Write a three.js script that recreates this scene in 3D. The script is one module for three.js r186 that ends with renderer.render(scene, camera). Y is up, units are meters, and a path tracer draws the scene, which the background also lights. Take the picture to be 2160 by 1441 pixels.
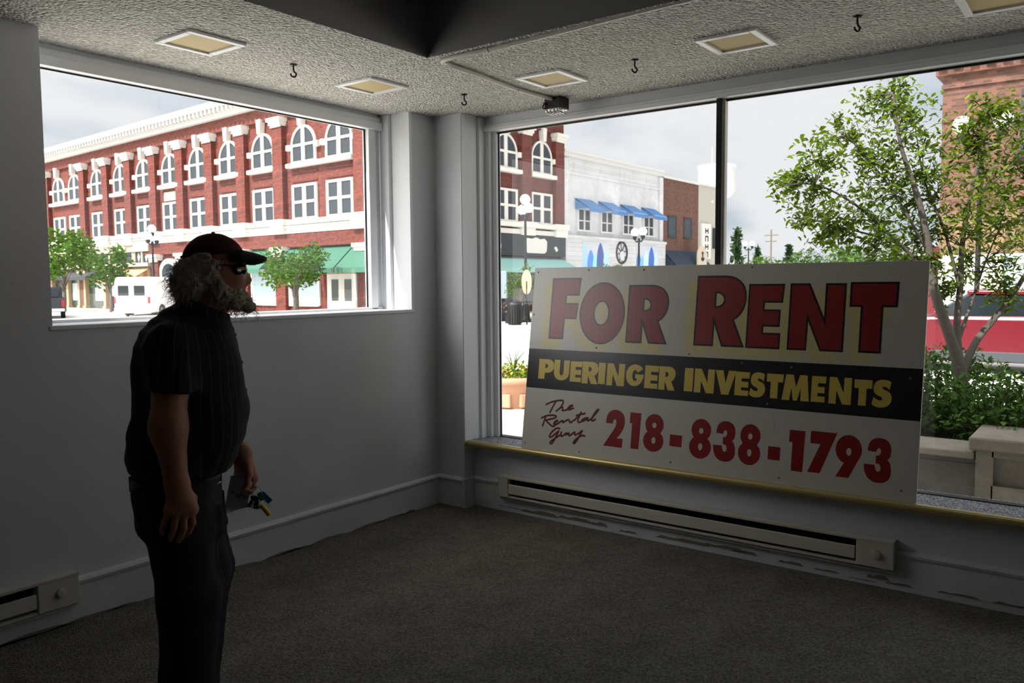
import * as THREE from 'three';
import { mergeGeometries } from 'three/addons/utils/BufferGeometryUtils.js';
import { RoundedBoxGeometry } from 'three/addons/geometries/RoundedBoxGeometry.js';

// ---------- camera, sky, sun, exposure ----------
const scene = new THREE.Scene();
const camera = new THREE.PerspectiveCamera(45.1546, 2160 / 1441, 0.05, 1500);
camera.position.set(0, 1.6, 0);
{
  const yaw = THREE.MathUtils.degToRad(53.11), pitch = THREE.MathUtils.degToRad(-4.19), roll = THREE.MathUtils.degToRad(-0.43);
  const f = new THREE.Vector3(Math.sin(yaw) * Math.cos(pitch), Math.sin(pitch), -Math.cos(yaw) * Math.cos(pitch));
  const r = new THREE.Vector3(Math.cos(yaw), 0, Math.sin(yaw)), u = r.clone().cross(f);
  camera.up.copy(u.multiplyScalar(Math.cos(roll)).addScaledVector(r, -Math.sin(roll)));
  camera.lookAt(camera.position.clone().add(f));
}

camera.focus = 5.2; camera.userData.fStop = 5.0;
const renderer = new THREE.WebGLRenderer({ antialias: true });
renderer.toneMapping = THREE.LinearToneMapping;
renderer.toneMappingExposure = 1.0;
renderer.shadowMap.enabled = true;
const SKY = 0.72;                                   // radiance of the hazy, cloudy sky
const sun = new THREE.DirectionalLight(0xfffaf4, 7.6);
const SUN = new THREE.Vector3(-0.66, 0.735, -0.16).normalize();
sun.target.position.set(15, 0, -20); sun.position.copy(SUN).multiplyScalar(100).add(sun.target.position);
sun.castShadow = true; sun.shadow.mapSize.set(4096, 4096);
Object.assign(sun.shadow.camera, { left: -70, right: 70, top: 70, bottom: -70, near: 1, far: 260 });
sun.name = 'sun'; scene.add(sun, sun.target);

// ---------- random numbers and noise ----------
let seed = 7;
const rnd = () => { seed = (seed + 0x6d2b79f5) | 0; let t = Math.imul(seed ^ (seed >>> 15), 1 | seed); t = (t + Math.imul(t ^ (t >>> 7), 61 | t)) ^ t; return ((t ^ (t >>> 14)) >>> 0) / 4294967296; };
const rr = (a, b) => a + (b - a) * rnd();
const hash = (x, y, z) => { let h = (x * 374761393 + y * 668265263 + z * 2147483647) | 0; h = Math.imul(h ^ (h >>> 13), 1274126177); return ((h ^ (h >>> 16)) >>> 0) / 4294967296; };
const sm = (t) => t * t * (3 - 2 * t);
const mod = (a, n) => ((a % n) + n) % n;
function n3(x, y, z) {                              // value noise 0..1
  const X = Math.floor(x), Y = Math.floor(y), Z = Math.floor(z), a = sm(x - X), b = sm(y - Y), c = sm(z - Z), L = THREE.MathUtils.lerp;
  const h = (i, j, k) => hash(X + i, Y + j, Z + k);
  return L(L(L(h(0, 0, 0), h(1, 0, 0), a), L(h(0, 1, 0), h(1, 1, 0), a), b), L(L(h(0, 0, 1), h(1, 0, 1), a), L(h(0, 1, 1), h(1, 1, 1), a), b), c);
}
function nt(x, y, p, s = 0) {                       // tiling value noise, p cells across
  const X = Math.floor(x), Y = Math.floor(y), a = sm(x - X), b = sm(y - Y), L = THREE.MathUtils.lerp, h = (i, j) => hash(mod(X + i, p), mod(Y + j, p), s);
  return L(L(h(0, 0), h(1, 0), a), L(h(0, 1), h(1, 1), a), b);
}
const fbm = (u, v, p, s, o = 4) => { let a = 0, w = 0.5, t = 0; for (let i = 0; i < o; i++) { a += w * nt(u * p, v * p, p, s + i); t += w; w *= 0.5; p *= 2; } return a / t; };
function cells(u, v, p, s) {                        // tiling distance to the nearest grain
  const x = u * p, y = v * p, X = Math.floor(x), Y = Math.floor(y); let d = 9, id = 0;
  for (let i = -1; i < 2; i++) for (let j = -1; j < 2; j++) {
    const a = mod(X + i, p), b = mod(Y + j, p), q = Math.hypot(X + i + hash(a, b, s) - x, Y + j + hash(a, b, s + 1) - y);
    if (q < d) { d = q; id = hash(a, b, s + 2); }
  }
  return [d, id];
}
// ---------- textures: f(u, v) gives [r, g, b] 0..255 (sRGB) or a height 0..1 ----------
function tex(size, metres, f, srgb = true) {
  const d = new Uint8Array(size * size * 4);
  for (let y = 0, i = 0; y < size; y++) for (let x = 0; x < size; x++, i += 4) {
    let c = f((x + 0.5) / size, (y + 0.5) / size); if (typeof c === 'number') c = [c * 255, c * 255, c * 255];
    for (let k = 0; k < 3; k++) d[i + k] = Math.max(0, Math.min(255, c[k])); d[i + 3] = 255;
  }
  const t = new THREE.DataTexture(d, size, size); t.wrapS = t.wrapT = THREE.RepeatWrapping; t.magFilter = THREE.LinearFilter;
  t.repeat.set(1 / metres, 1 / metres); if (srgb) t.colorSpace = THREE.SRGBColorSpace; t.needsUpdate = true; return t;
}
const canvasTex = (w, h, draw) => {
  const c = document.createElement('canvas'); c.width = w; c.height = h; draw(c.getContext('2d'), w, h);
  const t = new THREE.CanvasTexture(c); t.colorSpace = THREE.SRGBColorSpace; t.magFilter = THREE.LinearFilter; return t;
};
{ // sky: bright hazy air with thin broken cloud all the way round, and a haze aureole about the sun, widened and strengthened to light the room
  const W = 1024, H = 512, d = new Float32Array(W * H * 4);
  for (let y = 0; y < H; y++) for (let x = 0; x < W; x++) {
    const up = ((y + 0.5) / H - 0.5) * Math.PI, az = ((x + 0.5) / W - 0.5) * 2 * Math.PI, sy = Math.sin(up), e = Math.max(sy, 0), k = 1 / (e + 0.16);
    const px = Math.cos(az) * Math.cos(up) * k, pz = Math.sin(az) * Math.cos(up) * k;
    let c = 0, w = 0.5; for (let i = 0, q = 1.5; i < 5; i++, q *= 2.1, w *= 0.52) c += w * n3(px * q + 7, i * 9.3, pz * q * 1.5 + 3);
    c = THREE.MathUtils.smoothstep(c, 0.30, 0.66);
    const hz = Math.exp(-e * 5), b = [0.64 + 0.16 * hz, 0.79 + 0.1 * hz, 0.98], cl = [1.2, 1.22, 1.25], i = (y * W + x) * 4;
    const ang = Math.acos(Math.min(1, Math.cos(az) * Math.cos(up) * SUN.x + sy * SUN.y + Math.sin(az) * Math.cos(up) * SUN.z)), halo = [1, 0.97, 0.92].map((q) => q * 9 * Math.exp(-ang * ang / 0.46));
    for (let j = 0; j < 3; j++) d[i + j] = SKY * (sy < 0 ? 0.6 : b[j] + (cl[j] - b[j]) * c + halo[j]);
    d[i + 3] = 1;
  }
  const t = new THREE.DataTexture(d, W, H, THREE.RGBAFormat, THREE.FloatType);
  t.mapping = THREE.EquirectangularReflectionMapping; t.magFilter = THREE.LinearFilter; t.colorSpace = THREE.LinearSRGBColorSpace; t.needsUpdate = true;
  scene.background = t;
}

// ---------- materials ----------
const M = {};
const mat = (k, color, roughness = 0.8, o = {}) => (M[k] = new THREE.MeshStandardMaterial({ color, roughness, ...o }));
const bumpPaint = tex(256, 0.6, (u, v) => 0.5 + 0.5 * (fbm(u, v, 8, 3) - 0.5), false);
mat('wall', 0xb9b9b8, 0.36, { bumpMap: bumpPaint, bumpScale: 0.0015, map: tex(512, 2.6, (u, v) => { const a = fbm(u, v, 6, 41), s = cells(u, v, 9, 44)[0] < 0.022 ? -14 : 0; return [212 + a * 26 + s, 212 + a * 26 + s, 211 + a * 26 + s]; }) });
M.wall.color.set(0xf3f6ff);
mat('trim', 0xebeef2, 0.34, { bumpMap: bumpPaint, bumpScale: 0.0008 });
mat('greyPaint', 0x98989a, 0.7, { bumpMap: bumpPaint, bumpScale: 0.001 });
const pop = tex(512, 0.9, (u, v) => { const [d] = cells(u, v, 62, 5), [e] = cells(u, v, 31, 9); return Math.max(0, 1 - d * 1.25) * 0.6 + Math.max(0, 1 - e * 1.3) * 0.4; }, false);
const popC = tex(512, 0.9, (u, v) => { const [d, id] = cells(u, v, 62, 5), q = d > 0.62 ? -22 : 0, g = 226 + (id - 0.5) * 46 + q; return [g, g - 1, g - 5]; });  // gaps between the grains darkened in the colour, as shade
mat('popcorn', 0xf8f7f4, 0.95, { map: popC, bumpMap: pop, bumpScale: 0.02 });
const carpH = (u, v) => { const [d] = cells(u, v, 96, 21); return Math.max(0, 1 - d * 1.2); };
mat('carpet', 0xffffff, 1, { bumpMap: tex(512, 0.75, carpH, false), bumpScale: 0.006, map: tex(512, 0.75, (u, v) => { const [d, id] = cells(u, v, 96, 21), a = fbm(u, v, 5, 31), g = 92 + id * 44 + (a - 0.5) * 26 - d * 18; return [g, g - 3, g - 13]; }) });
mat('aggregate', 0xffffff, 0.8, { map: tex(512, 0.35, (u, v) => { const [d, id] = cells(u, v, 46, 61), g = (d > 0.55 ? 96 : 70 + id * 120); return [g, g + 2, g + 6]; }) });
mat('brass', 0xbcab74, 0.36, { metalness: 0.45 });
mat('heater', 0xcac6ba, 0.45);
mat('heaterDark', 0x0f0f0f, 0.8);
mat('diffuser', 0xd2bd85, 0.6);
mat('conduit', 0xd9d6cf, 0.35);
mat('black', 0x0b0b0c, 0.5);
mat('darkIron', 0x171a1d, 0.45, { metalness: 0.3 });
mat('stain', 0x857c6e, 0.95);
M.clear = new THREE.MeshPhysicalMaterial({ color: 0xffffff, roughness: 0.06, transmission: 1, thickness: 0.02, ior: 1.5 });
M.pane = new THREE.MeshPhysicalMaterial({ color: 0xffffff, roughness: 0, transmission: 1, thickness: 0, ior: 1.5 });
// outdoors
const brickMap = (base, mortar, s) => tex(512, 1.6, (u, v) => {
  const R = 22, C = 8, y = v * R, row = Math.floor(y), x = u * C + (row % 2) * 0.5, col = Math.floor(x), fx = x - col, fy = y - row, id = hash(mod(col, C), row, s), m = fx < 0.035 || fy < 0.11;
  const k = 0.8 + 0.4 * id + (fbm(u, v, 4, s) - 0.5) * 0.25; return m ? mortar : [base[0] * k, base[1] * k, base[2] * k];
});
mat('redBrick', 0xffffff, 0.85, { map: brickMap([94, 41, 31], [92, 50, 40], 3) });
mat('brownBrick', 0xffffff, 0.85, { map: brickMap([92, 60, 48], [88, 66, 55], 4) });
mat('rustBrick', 0xffffff, 0.85, { map: brickMap([92, 62, 50], [98, 78, 67], 5) });
mat('tanBrick', 0xffffff, 0.85, { map: brickMap([116, 92, 70], [112, 96, 80], 6) });
mat('white', 0xd2d0ca, 0.7);
mat('oldWhite', 0xffffff, 0.8, { map: tex(512, 6, (u, v) => { const a = fbm(u, v, 5, 71), b = fbm(u * 1, v, 20, 75); const g = 184 + a * 22 - (b > 0.6 ? 8 : 0); return [g, g + 1, g + 3]; }) });
mat('towerWhite', 0xbfc2c2, 0.7);
mat('cornice', 0xc3c3c1, 0.7);
mat('greyStucco', 0xa9a59c, 0.9);
mat('tan', 0xa68f72, 0.8);
mat('beige', 0xb9ad99, 0.8);
mat('greenAwning', 0x32604e, 0.85, { side: THREE.DoubleSide });
mat('tealAwning', 0x86b0ab, 0.85, { side: THREE.DoubleSide });
mat('blueAwning', 0x4872a2, 0.85, { side: THREE.DoubleSide });
mat('navy', 0x1c2a3c, 0.8, { side: THREE.DoubleSide });
mat('tanAwning', 0xffffff, 0.85, { side: THREE.DoubleSide, map: tex(64, 0.5, (u) => (u < 0.5 ? [214, 178, 130] : [178, 126, 84])) });
mat('glassDark', 0x2c3439, 0.12);
mat('glassBlue', 0xa9bcc6, 0.15);
mat('shopDark', 0x2e3a33, 0.2);
mat('charcoal', 0x2d3236, 0.8);
const conc = (u, v) => fbm(u, v, 6, 81) * 0.7 + fbm(u, v, 60, 85) * 0.3;
mat('street', 0xffffff, 0.9, { map: tex(512, 9, (u, v) => { const g = 192 + conc(u, v) * 40; return [g, g - 2, g - 7]; }) });
mat('sidewalk', 0xffffff, 0.9, { map: tex(512, 2.4, (u, v) => { const g = 182 + conc(u, v) * 44 - ((mod(u * 12, 1) < 0.03 || mod(v * 12, 1) < 0.03) ? 26 : 0); return [g, g - 4, g - 14]; }) });
mat('castStone', 0xffffff, 0.9, { map: tex(256, 0.8, (u, v) => { const g = 96 + conc(u, v) * 44; return [g + 6, g, g - 12]; }), bumpMap: tex(256, 0.4, conc, false), bumpScale: 0.003 });
mat('greyStone', 0xffffff, 0.9, { map: tex(256, 0.8, (u, v) => { const g = 76 + conc(u, v) * 34; return [g + 2, g - 2, g - 6]; }), bumpMap: tex(256, 0.4, conc, false), bumpScale: 0.003 });
mat('terracotta', 0xb58a70, 0.9);
mat('soil', 0x2f241b, 1);
mat('globe', 0xffffff, 0.35);
M.bark = mat('bark', 0x5d574f, 0.95, { bumpMap: tex(128, 0.2, (u, v) => fbm(u, v, 10, 91), false), bumpScale: 0.004 });
const leafMat = (k, c, t = 0.45) => (M[k] = new THREE.MeshPhysicalMaterial({ color: c, roughness: 0.95, transmission: t, thickness: 0, specularIntensity: 0.3, side: THREE.DoubleSide }));
leafMat('leaf', 0x637d12, 0.45); leafMat('leafDark', 0x46682a, 0.3); leafMat('leafFar', 0x4f7226, 0.4); leafMat('conifer', 0x2f4a2c, 0.15);
mat('carRed', 0x5e0a19, 0.25, { metalness: 0.1 }); mat('carWhite', 0xf2f4f8, 0.3); mat('carDark', 0x22252b, 0.3);
mat('tyre', 0x141414, 0.9); mat('chrome', 0xb8bcc0, 0.2, { metalness: 0.9 }); mat('cladding', 0x34373c, 0.7);
mat('carGlass', 0x1a2226, 0.08); mat('tailLight', 0x8c1014, 0.3);
mat('steelWhite', 0xc6c9cd, 0.6);

// ---------- geometry helpers ----------
const V = (x, y, z) => new THREE.Vector3(x, y, z);
function planarUV(g) {                              // uv in metres, by the dominant direction of each face
  const p = g.attributes.position, n = g.attributes.normal, uv = new Float32Array(p.count * 2);
  for (let i = 0; i < p.count; i++) {
    const a = Math.abs(n.getX(i)), b = Math.abs(n.getY(i)), c = Math.abs(n.getZ(i)), x = p.getX(i), y = p.getY(i), z = p.getZ(i);
    if (b > a && b > c) { uv[2 * i] = x; uv[2 * i + 1] = z; } else if (a > c) { uv[2 * i] = z; uv[2 * i + 1] = y; } else { uv[2 * i] = x; uv[2 * i + 1] = y; }
  }
  g.setAttribute('uv', new THREE.BufferAttribute(uv, 2)); return g;
}
function join(list, keepUV) {
  list = [].concat(list).map((g) => { g = g.index ? g.toNonIndexed() : g.clone(); for (const k of Object.keys(g.attributes)) if (!['position', 'normal', 'uv'].includes(k)) g.deleteAttribute(k); g.clearGroups(); return g; });
  const g = list.length > 1 ? mergeGeometries(list) : list[0]; return keepUV ? g : planarUV(g);
}
const bx = (x0, x1, y0, y1, z0, z1) => new THREE.BoxGeometry(x1 - x0, y1 - y0, z1 - z0).translate((x0 + x1) / 2, (y0 + y1) / 2, (z0 + z1) / 2);
const rb = (x0, x1, y0, y1, z0, z1, r = 0.008) => new RoundedBoxGeometry(x1 - x0, y1 - y0, z1 - z0, 2, r).translate((x0 + x1) / 2, (y0 + y1) / 2, (z0 + z1) / 2);
const cyl = (r0, r1, h, n = 16) => new THREE.CylinderGeometry(r1, r0, h, n).translate(0, h / 2, 0);
const lathe = (pts, n = 20) => new THREE.LatheGeometry(pts.map(([a, b]) => new THREE.Vector2(a, b)), n);
const tube = (pts, r, n = 8, seg) => new THREE.TubeGeometry(new THREE.CatmullRomCurve3(pts.map((p) => V(...p))), seg || pts.length * 5, r, n);
function taper(pts, r0, r1, n = 8) {                // a tube that thins out
  const c = new THREE.CatmullRomCurve3(pts.map((p) => (p.isVector3 ? p : V(...p)))), S = Math.max(3, pts.length * 3), g = new THREE.TubeGeometry(c, S, 1, n), p = g.attributes.position;
  for (let i = 0; i <= S; i++) { const o = c.getPointAt(i / S), r = r0 + (r1 - r0) * i / S; for (let j = 0; j <= n; j++) { const k = i * (n + 1) + j; p.setXYZ(k, o.x + (p.getX(k) - o.x) * r, o.y + (p.getY(k) - o.y) * r, o.z + (p.getZ(k) - o.z) * r); } }
  return g;
}
const poly = (pts) => { const s = new THREE.Shape(); pts.forEach(([x, y], i) => (i ? s.lineTo(x, y) : s.moveTo(x, y))); s.closePath(); return s; };
const ext = (shape, d, bevel = 0) => new THREE.ExtrudeGeometry(shape, { depth: d, bevelEnabled: bevel > 0, bevelThickness: bevel, bevelSize: bevel, bevelSegments: 2, curveSegments: 14 });
// ---------- scene helpers ----------
const used = {};
const numbered = (n) => { const k = used[n] = (used[n] ?? -1) + 1; return k ? n + '_' + String(k).padStart(3, '0') : n; };
const shade = (m) => { m.castShadow = m.receiveShadow = true; return m; };
const put = (name, geo, m, parent, keepUV) => { const o = shade(new THREE.Mesh(Array.isArray(geo) || !keepUV ? join(geo, keepUV) : geo, m)); o.name = name; parent.add(o); return o; };
const shared = (name, geo, m, parent, x = 0, y = 0, z = 0, ry = 0) => { const o = shade(new THREE.Mesh(geo, m)); o.name = name; o.position.set(x, y, z); o.rotation.y = ry; parent.add(o); return o; };
function tag(o, label, category, group, kind) { o.userData = { label, category }; if (group) o.userData.group = group; if (kind) o.userData.kind = kind; return o; }
function thing(name, label, category, p = [0, 0, 0], ry = 0, group) { const g = new THREE.Group(); g.name = numbered(name); g.position.set(...p); g.rotation.y = ry; scene.add(g); return tag(g, label, category, group); }
function solid(name, geo, m, keepUV) { const o = put(name, geo, m, scene, keepUV); o.userData = { kind: 'structure' }; return o; }
function dup(o, p, ry, label) { const c = o.clone(); c.name = numbered(o.name.replace(/_\d+$/, '')); c.position.set(...p); c.rotation.y = ry; c.userData = { ...o.userData, label }; scene.add(c); return c; }
function stuff(o) { o.userData.kind = 'stuff'; return o; }
const leafGeo = (() => {                            // one folded pointed leaf, 1 m long
  const g = new THREE.BufferGeometry(), p = [0, 0, 0, 0.26, 0.06, 0.35, 0, -0.02, 0.45, -0.26, 0.06, 0.35, 0.2, 0.05, 0.7, -0.2, 0.05, 0.7, 0, -0.06, 1];
  g.setAttribute('position', new THREE.Float32BufferAttribute(p, 3)); g.setIndex([0, 2, 1, 0, 3, 2, 1, 2, 4, 3, 5, 2, 2, 6, 4, 2, 5, 6]);
  g.setAttribute('uv', new THREE.Float32BufferAttribute(new Array(14).fill(0), 2)); g.computeVertexNormals(); return g;
})();
function foliage(name, pts, size, m, parent, tint = 0.25, flat = 0.6) {
  const o = new THREE.InstancedMesh(leafGeo, m, pts.length), q = new THREE.Quaternion(), e = new THREE.Euler(), X = new THREE.Matrix4(), c = new THREE.Color();
  pts.forEach((p, i) => {
    e.set(rr(-flat, flat) * 1.6, rr(0, 6.283), rr(-flat, flat)); const s = size * rr(0.7, 1.25);
    X.compose(p, q.setFromEuler(e), V(s, s, s)); o.setMatrixAt(i, X); const k = 1 - tint + rnd() * tint * 1.6; o.setColorAt(i, c.setRGB(k * rr(0.85, 1.2), k, k * rr(0.6, 1)));
  });
  o.name = name; shade(o); parent.add(o); return stuff(o);
}
const inBall = (c, r) => { for (;;) { const p = V(rr(-1, 1), rr(-1, 1), rr(-1, 1)); if (p.lengthSq() < 1) return p.multiply(typeof r === 'number' ? V(r, r, r) : r).add(c); } };

// ================= the room =================
const W = -3.965, R = 4.495, CEIL = 2.756, Y0 = -2.5, Z1 = 3.6;
solid('floor', bx(-2.8, 4.5, -0.15, 0, -4.0, Z1 + 0.3), M.carpet);
solid('wall_left', [bx(-2.8, 1.755, -0.1, 3.6, -4.3, W), bx(1.755, 4.15, -0.1, 1.392, -4.3, W), bx(1.755, 4.15, 2.652, 3.6, -4.3, -4.215)], M.wall);
solid('wall_right', [bx(R, 4.75, -0.1, 0.452, -3.72, Z1 + 0.3), bx(4.625, 4.75, 2.664, 3.6, -3.72, Z1 + 0.3), bx(R, 4.75, 0.452, 2.664, 1.3, Z1 + 0.3), bx(R, 4.75, 2.664, 3.6, 1.3, Z1 + 0.3)], M.wall);
solid('pillar_corner', [bx(4.15, 4.75, -0.1, 3.6, -4.3, W), bx(4.385, 4.75, -0.1, 3.6, W, -3.72)], M.wall);
solid('wall_back', bx(-2.8, 4.75, -0.1, 3.6, Z1, Z1 + 0.3), M.greyPaint);
solid('wall_side', bx(-2.8, -2.5, -0.1, 3.6, W, Z1), M.greyPaint);
solid('ceiling', [bx(-2.5, 4.625, CEIL, CEIL + 0.003, -4.22, -2.95), bx(3.22, 4.625, CEIL, CEIL + 0.003, -2.95, Z1)], M.popcorn);
solid('soffit', [bx(-2.5, 4.625, CEIL + 0.003, 3.4, -4.215, -2.95), bx(3.22, 4.625, CEIL + 0.003, 3.4, -2.95, Z1)], M.greyPaint);
solid('ceiling_upper', bx(-2.8, 4.75, 3.4, 3.6, -4.3, Z1 + 0.3), M.greyPaint);
solid('roof', [bx(-14, 4.75, 3.6, 4.7, -4.3, 12), bx(-14, -2.8, -0.15, 3.6, -4.3, 12), bx(-2.8, 4.75, -0.15, 3.6, Z1 + 0.3, 12)], M.brownBrick);
solid('trim_1', [rb(4.102, 4.158, 1.41, CEIL, -4.222, -4.135, 0.006), bx(4.13, 4.156, 1.41, CEIL, -4.135, W + 0.001)], M.trim);
solid('trim_2', [rb(4.555, 4.64, 0.47, CEIL, -3.75, -3.695, 0.006), bx(4.39, 4.64, 0.47, CEIL, -3.73, -3.716)], M.trim);
solid('sill_left', rb(1.74, 4.157, 1.388, 1.412, -4.262, -3.958, 0.006), M.trim);
{ // left window: frame in steps round one large pane
  const w = new THREE.Group(); w.name = 'window_1'; w.userData = { kind: 'structure' }; w.position.set(1.76, 1.412, -4.24); scene.add(w);
  const B = (a, b, c, d, e, f) => rb(a - 1.76, b - 1.76, c - 1.412, d - 1.412, e + 4.24, f + 4.24, 0.005);
  put('frame_head', [B(1.757, 4.1, 2.648, 2.70, -4.268, -4.185), B(1.757, 4.1, 2.69, 2.735, -4.24, -4.205)], M.trim, w);
  put('frame_jamb', [B(3.985, 4.05, 1.412, 2.66, -4.268, -4.205), B(4.04, 4.115, 1.412, 2.72, -4.268, -4.228)], M.trim, w);
  put('frame_sill', B(1.757, 4.1, 1.405, 1.427, -4.268, -4.205), M.trim, w);
  put('gasket', [B(3.977, 3.987, 1.425, 2.652, -4.252, -4.238), B(1.757, 3.985, 2.640, 2.650, -4.252, -4.238)], M.black, w);
  put('pane', new THREE.PlaneGeometry(2.236, 1.23).translate(1.113, 0.627, -0.005), M.pane, w);
}
{ // right window: two big panes with a slim metal mullion
  const w = new THREE.Group(); w.name = 'window_2'; w.userData = { kind: 'structure' }; w.position.set(4.66, 0.475, -1.2); scene.add(w);
  const B = (a, b, c, d, e, f, r = 0.005) => rb(a - 4.66, b - 4.66, c - 0.475, d - 0.475, e + 1.2, f + 1.2, r);
  put('frame_head', [B(4.60, 4.70, 2.652, 2.682, -3.72, 1.3), B(4.612, 4.66, 2.68, 2.70, -3.72, 1.3)], M.trim, w);
  put('frame_jamb', [B(4.615, 4.70, 0.475, 2.68, -3.70, -3.655), B(4.648, 4.70, 0.475, 2.67, -3.66, -3.618)], M.trim, w);
  put('gasket', [B(4.672, 4.684, 0.475, 2.655, -3.62, -3.61), B(4.665, 4.684, 2.640, 2.654, -3.62, 1.3)], M.black, w);
  put('mullion', [B(4.63, 4.70, 0.475, 2.66, -1.968, -1.945), B(4.655, 4.70, 0.475, 2.66, -1.948, -1.925)], M.conduit, w);
  put('mullion_cap', [B(4.62, 4.632, 0.475, 2.66, -1.966, -1.93, 0.003)], M.darkIron, w);
  for (const [a, b] of [[-3.615, -1.96], [-1.935, 1.3]]) put('pane', new THREE.PlaneGeometry(b - a, 2.175).rotateY(Math.PI / 2).translate(0.018, 1.0875, (a + b) / 2 + 1.2), M.pane, w);
  put('frame_sill', B(4.66, 4.72, 0.455, 0.482, -3.7, 1.3), M.darkIron, w);
}
solid('sill_right', bx(4.41, 4.75, 0.448, 0.476, -3.735, 3.0), M.aggregate);
{
  const pts = []; for (let i = 0; i <= 8; i++) { const a = Math.PI * i / 8; pts.push([-Math.sin(a) * 0.017, Math.cos(a) * 0.02]); }
  solid('trim_3', [ext(poly(pts), 6.73).translate(4.412, 0.459, -3.737), bx(4.405, 4.43, 0.438, 0.479, -3.737, 3.0)], M.brass);
}
// baseboards with a rounded cap, and the scuffed strip along the carpet
const skirt = (len) => { const s = poly([[0, 0], [0.018, 0], [0.018, 0.17], [0.026, 0.182], [0.03, 0.195], [0.024, 0.207], [0, 0.212]]); return [ext(s, len)]; };
{
  solid('baseboard_left', join(skirt(6.885)).rotateY(-Math.PI / 2).translate(4.385, 0, W), M.wall);
  const r1 = join(skirt(0.245)).rotateY(Math.PI); r1.translate(4.385, 0, -3.72);
  const r2 = join(skirt(7.2)).rotateY(Math.PI); r2.translate(R, 0, 3.48);
  solid('baseboard_right', [r1, r2, bx(4.36, R, 0, 0.205, -3.722, -3.70)], M.wall);
  const bits = [], bitsR = [];
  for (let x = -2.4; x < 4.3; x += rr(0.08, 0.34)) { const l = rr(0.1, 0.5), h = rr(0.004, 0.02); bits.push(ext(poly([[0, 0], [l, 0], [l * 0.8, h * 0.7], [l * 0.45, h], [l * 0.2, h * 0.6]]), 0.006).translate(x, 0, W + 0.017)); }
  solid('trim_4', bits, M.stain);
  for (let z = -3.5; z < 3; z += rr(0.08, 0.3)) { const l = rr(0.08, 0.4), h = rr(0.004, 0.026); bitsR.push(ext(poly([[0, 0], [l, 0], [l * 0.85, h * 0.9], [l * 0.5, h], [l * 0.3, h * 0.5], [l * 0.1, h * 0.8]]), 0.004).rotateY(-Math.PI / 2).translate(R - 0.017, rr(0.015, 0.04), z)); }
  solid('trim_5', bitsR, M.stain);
}
// ---------- baseboard heaters ----------
function heater(len, endKnob, label) {              // local: x along the wall, z out of it, base at y = 0
  const t = thing('baseboard_heater', label, 'heater');
  put('housing', [rb(0, len, 0.155, 0.172, 0, 0.07, 0.004), bx(0, len, 0, 0.17, 0, 0.006), rb(0, len, 0.018, 0.034, 0, 0.06, 0.004), bx(0.09, len - 0.19, 0.13, 0.158, 0.004, 0.02)], M.heater, t);
  put('front_panel', rb(0.09, len - 0.19, 0.05, 0.118, 0.055, 0.067, 0.004), M.heater, t);
  put('heating_element', [bx(0.08, len - 0.19, 0.035, 0.15, 0.006, 0.03), ...Array.from({ length: 60 }, (_, i) => bx(0.1 + (len - 0.32) * i / 60, 0.104 + (len - 0.32) * i / 60, 0.06, 0.14, 0.03, 0.05))], M.heaterDark, t);
  put('end_cap', rb(0, 0.085, 0.022, 0.168, 0, 0.068, 0.006), M.heater, t);
  const e = put('end_cap', rb(len - 0.185, len, 0.022, 0.168, 0, 0.068, 0.006), M.heater, t);
  put('thermostat_knob', lathe([[0, 0.016], [0.02, 0.016], [0.022, 0.012], [0.023, 0], [0, 0]]).rotateX(Math.PI / 2).translate(len - 0.085, 0.095, 0.068), M.heater, e);
  put('bottom_lip', rb(0, len, 0.0, 0.012, 0, 0.045, 0.003), M.heater, t);
  return t;
}
{
  const a = heater(2.55, true, 'long cream baseboard heater under the window with the big sign'); a.position.set(R - 0.001, 0.09, -3.455); a.rotation.y = -Math.PI / 2;
  const b = heater(2.2, true, 'cream baseboard heater on the wall behind the standing man'); b.position.set(-0.41, 0.085, W + 0.001);
}
// ---------- ceiling lights, hooks, conduit, emergency lamp ----------
function ceilLight(x, z, label) {
  const t = thing('ceiling_light', label, 'ceiling light', [x, CEIL, z], 0, 'square recessed ceiling lights'), a = 0.152, b = 0.118;
  put('frame', [rb(-a, a, -0.014, 0, -a, -b, 0.004), rb(-a, a, -0.014, 0, b, a, 0.004), rb(-a, -b, -0.014, 0, -b, b, 0.004), rb(b, a, -0.014, 0, -b, b, 0.004)], M.trim, t);
  put('diffuser', bx(-b, b, -0.005, 0, -b, b), M.diffuser, t);
}
ceilLight(2.335, -3.605, 'square recessed ceiling light above the brick facade view, nearest the left wall edge');
ceilLight(3.45, -3.605, 'square ceiling light in front of the corner pillar, left of the bent conduit');
ceilLight(3.966, -2.68, 'square ceiling light with yellow diffuser beside the black emergency lamp');
ceilLight(3.92, -1.57, 'square ceiling light with yellow diffuser above the window mullion');
ceilLight(4.02, -0.47, 'square ceiling light cut off by the top of the picture at right');
function hook(x, z, ry, label) {
  const t = thing('ceiling_hook', label, 'hook', [x, CEIL, z], ry, 'black hooks screwed into the ceiling');
  put('plate', lathe([[0, 0], [0.02, 0], [0.018, -0.006], [0, -0.008]]), M.black, t);
  put('hook_wire', tube([[0, 0, 0], [0, -0.03, 0], [0.004, -0.04, 0], [0.014, -0.05, 0], [0.004, -0.066, 0], [-0.012, -0.06, 0], [-0.016, -0.048, 0]], 0.0045, 8, 24), M.black, t);
}
hook(2.871, -3.59, -0.9, 'black ceiling hook between the two left ceiling lights');
hook(3.97, -3.335, -0.9, 'black ceiling hook right in front of the corner pillar');
hook(3.919, -2.122, -0.6, 'black ceiling hook between the two yellow lights at right');
hook(3.895, -1.004, -0.6, 'black ceiling hook farthest right, past the mullion light');
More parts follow.
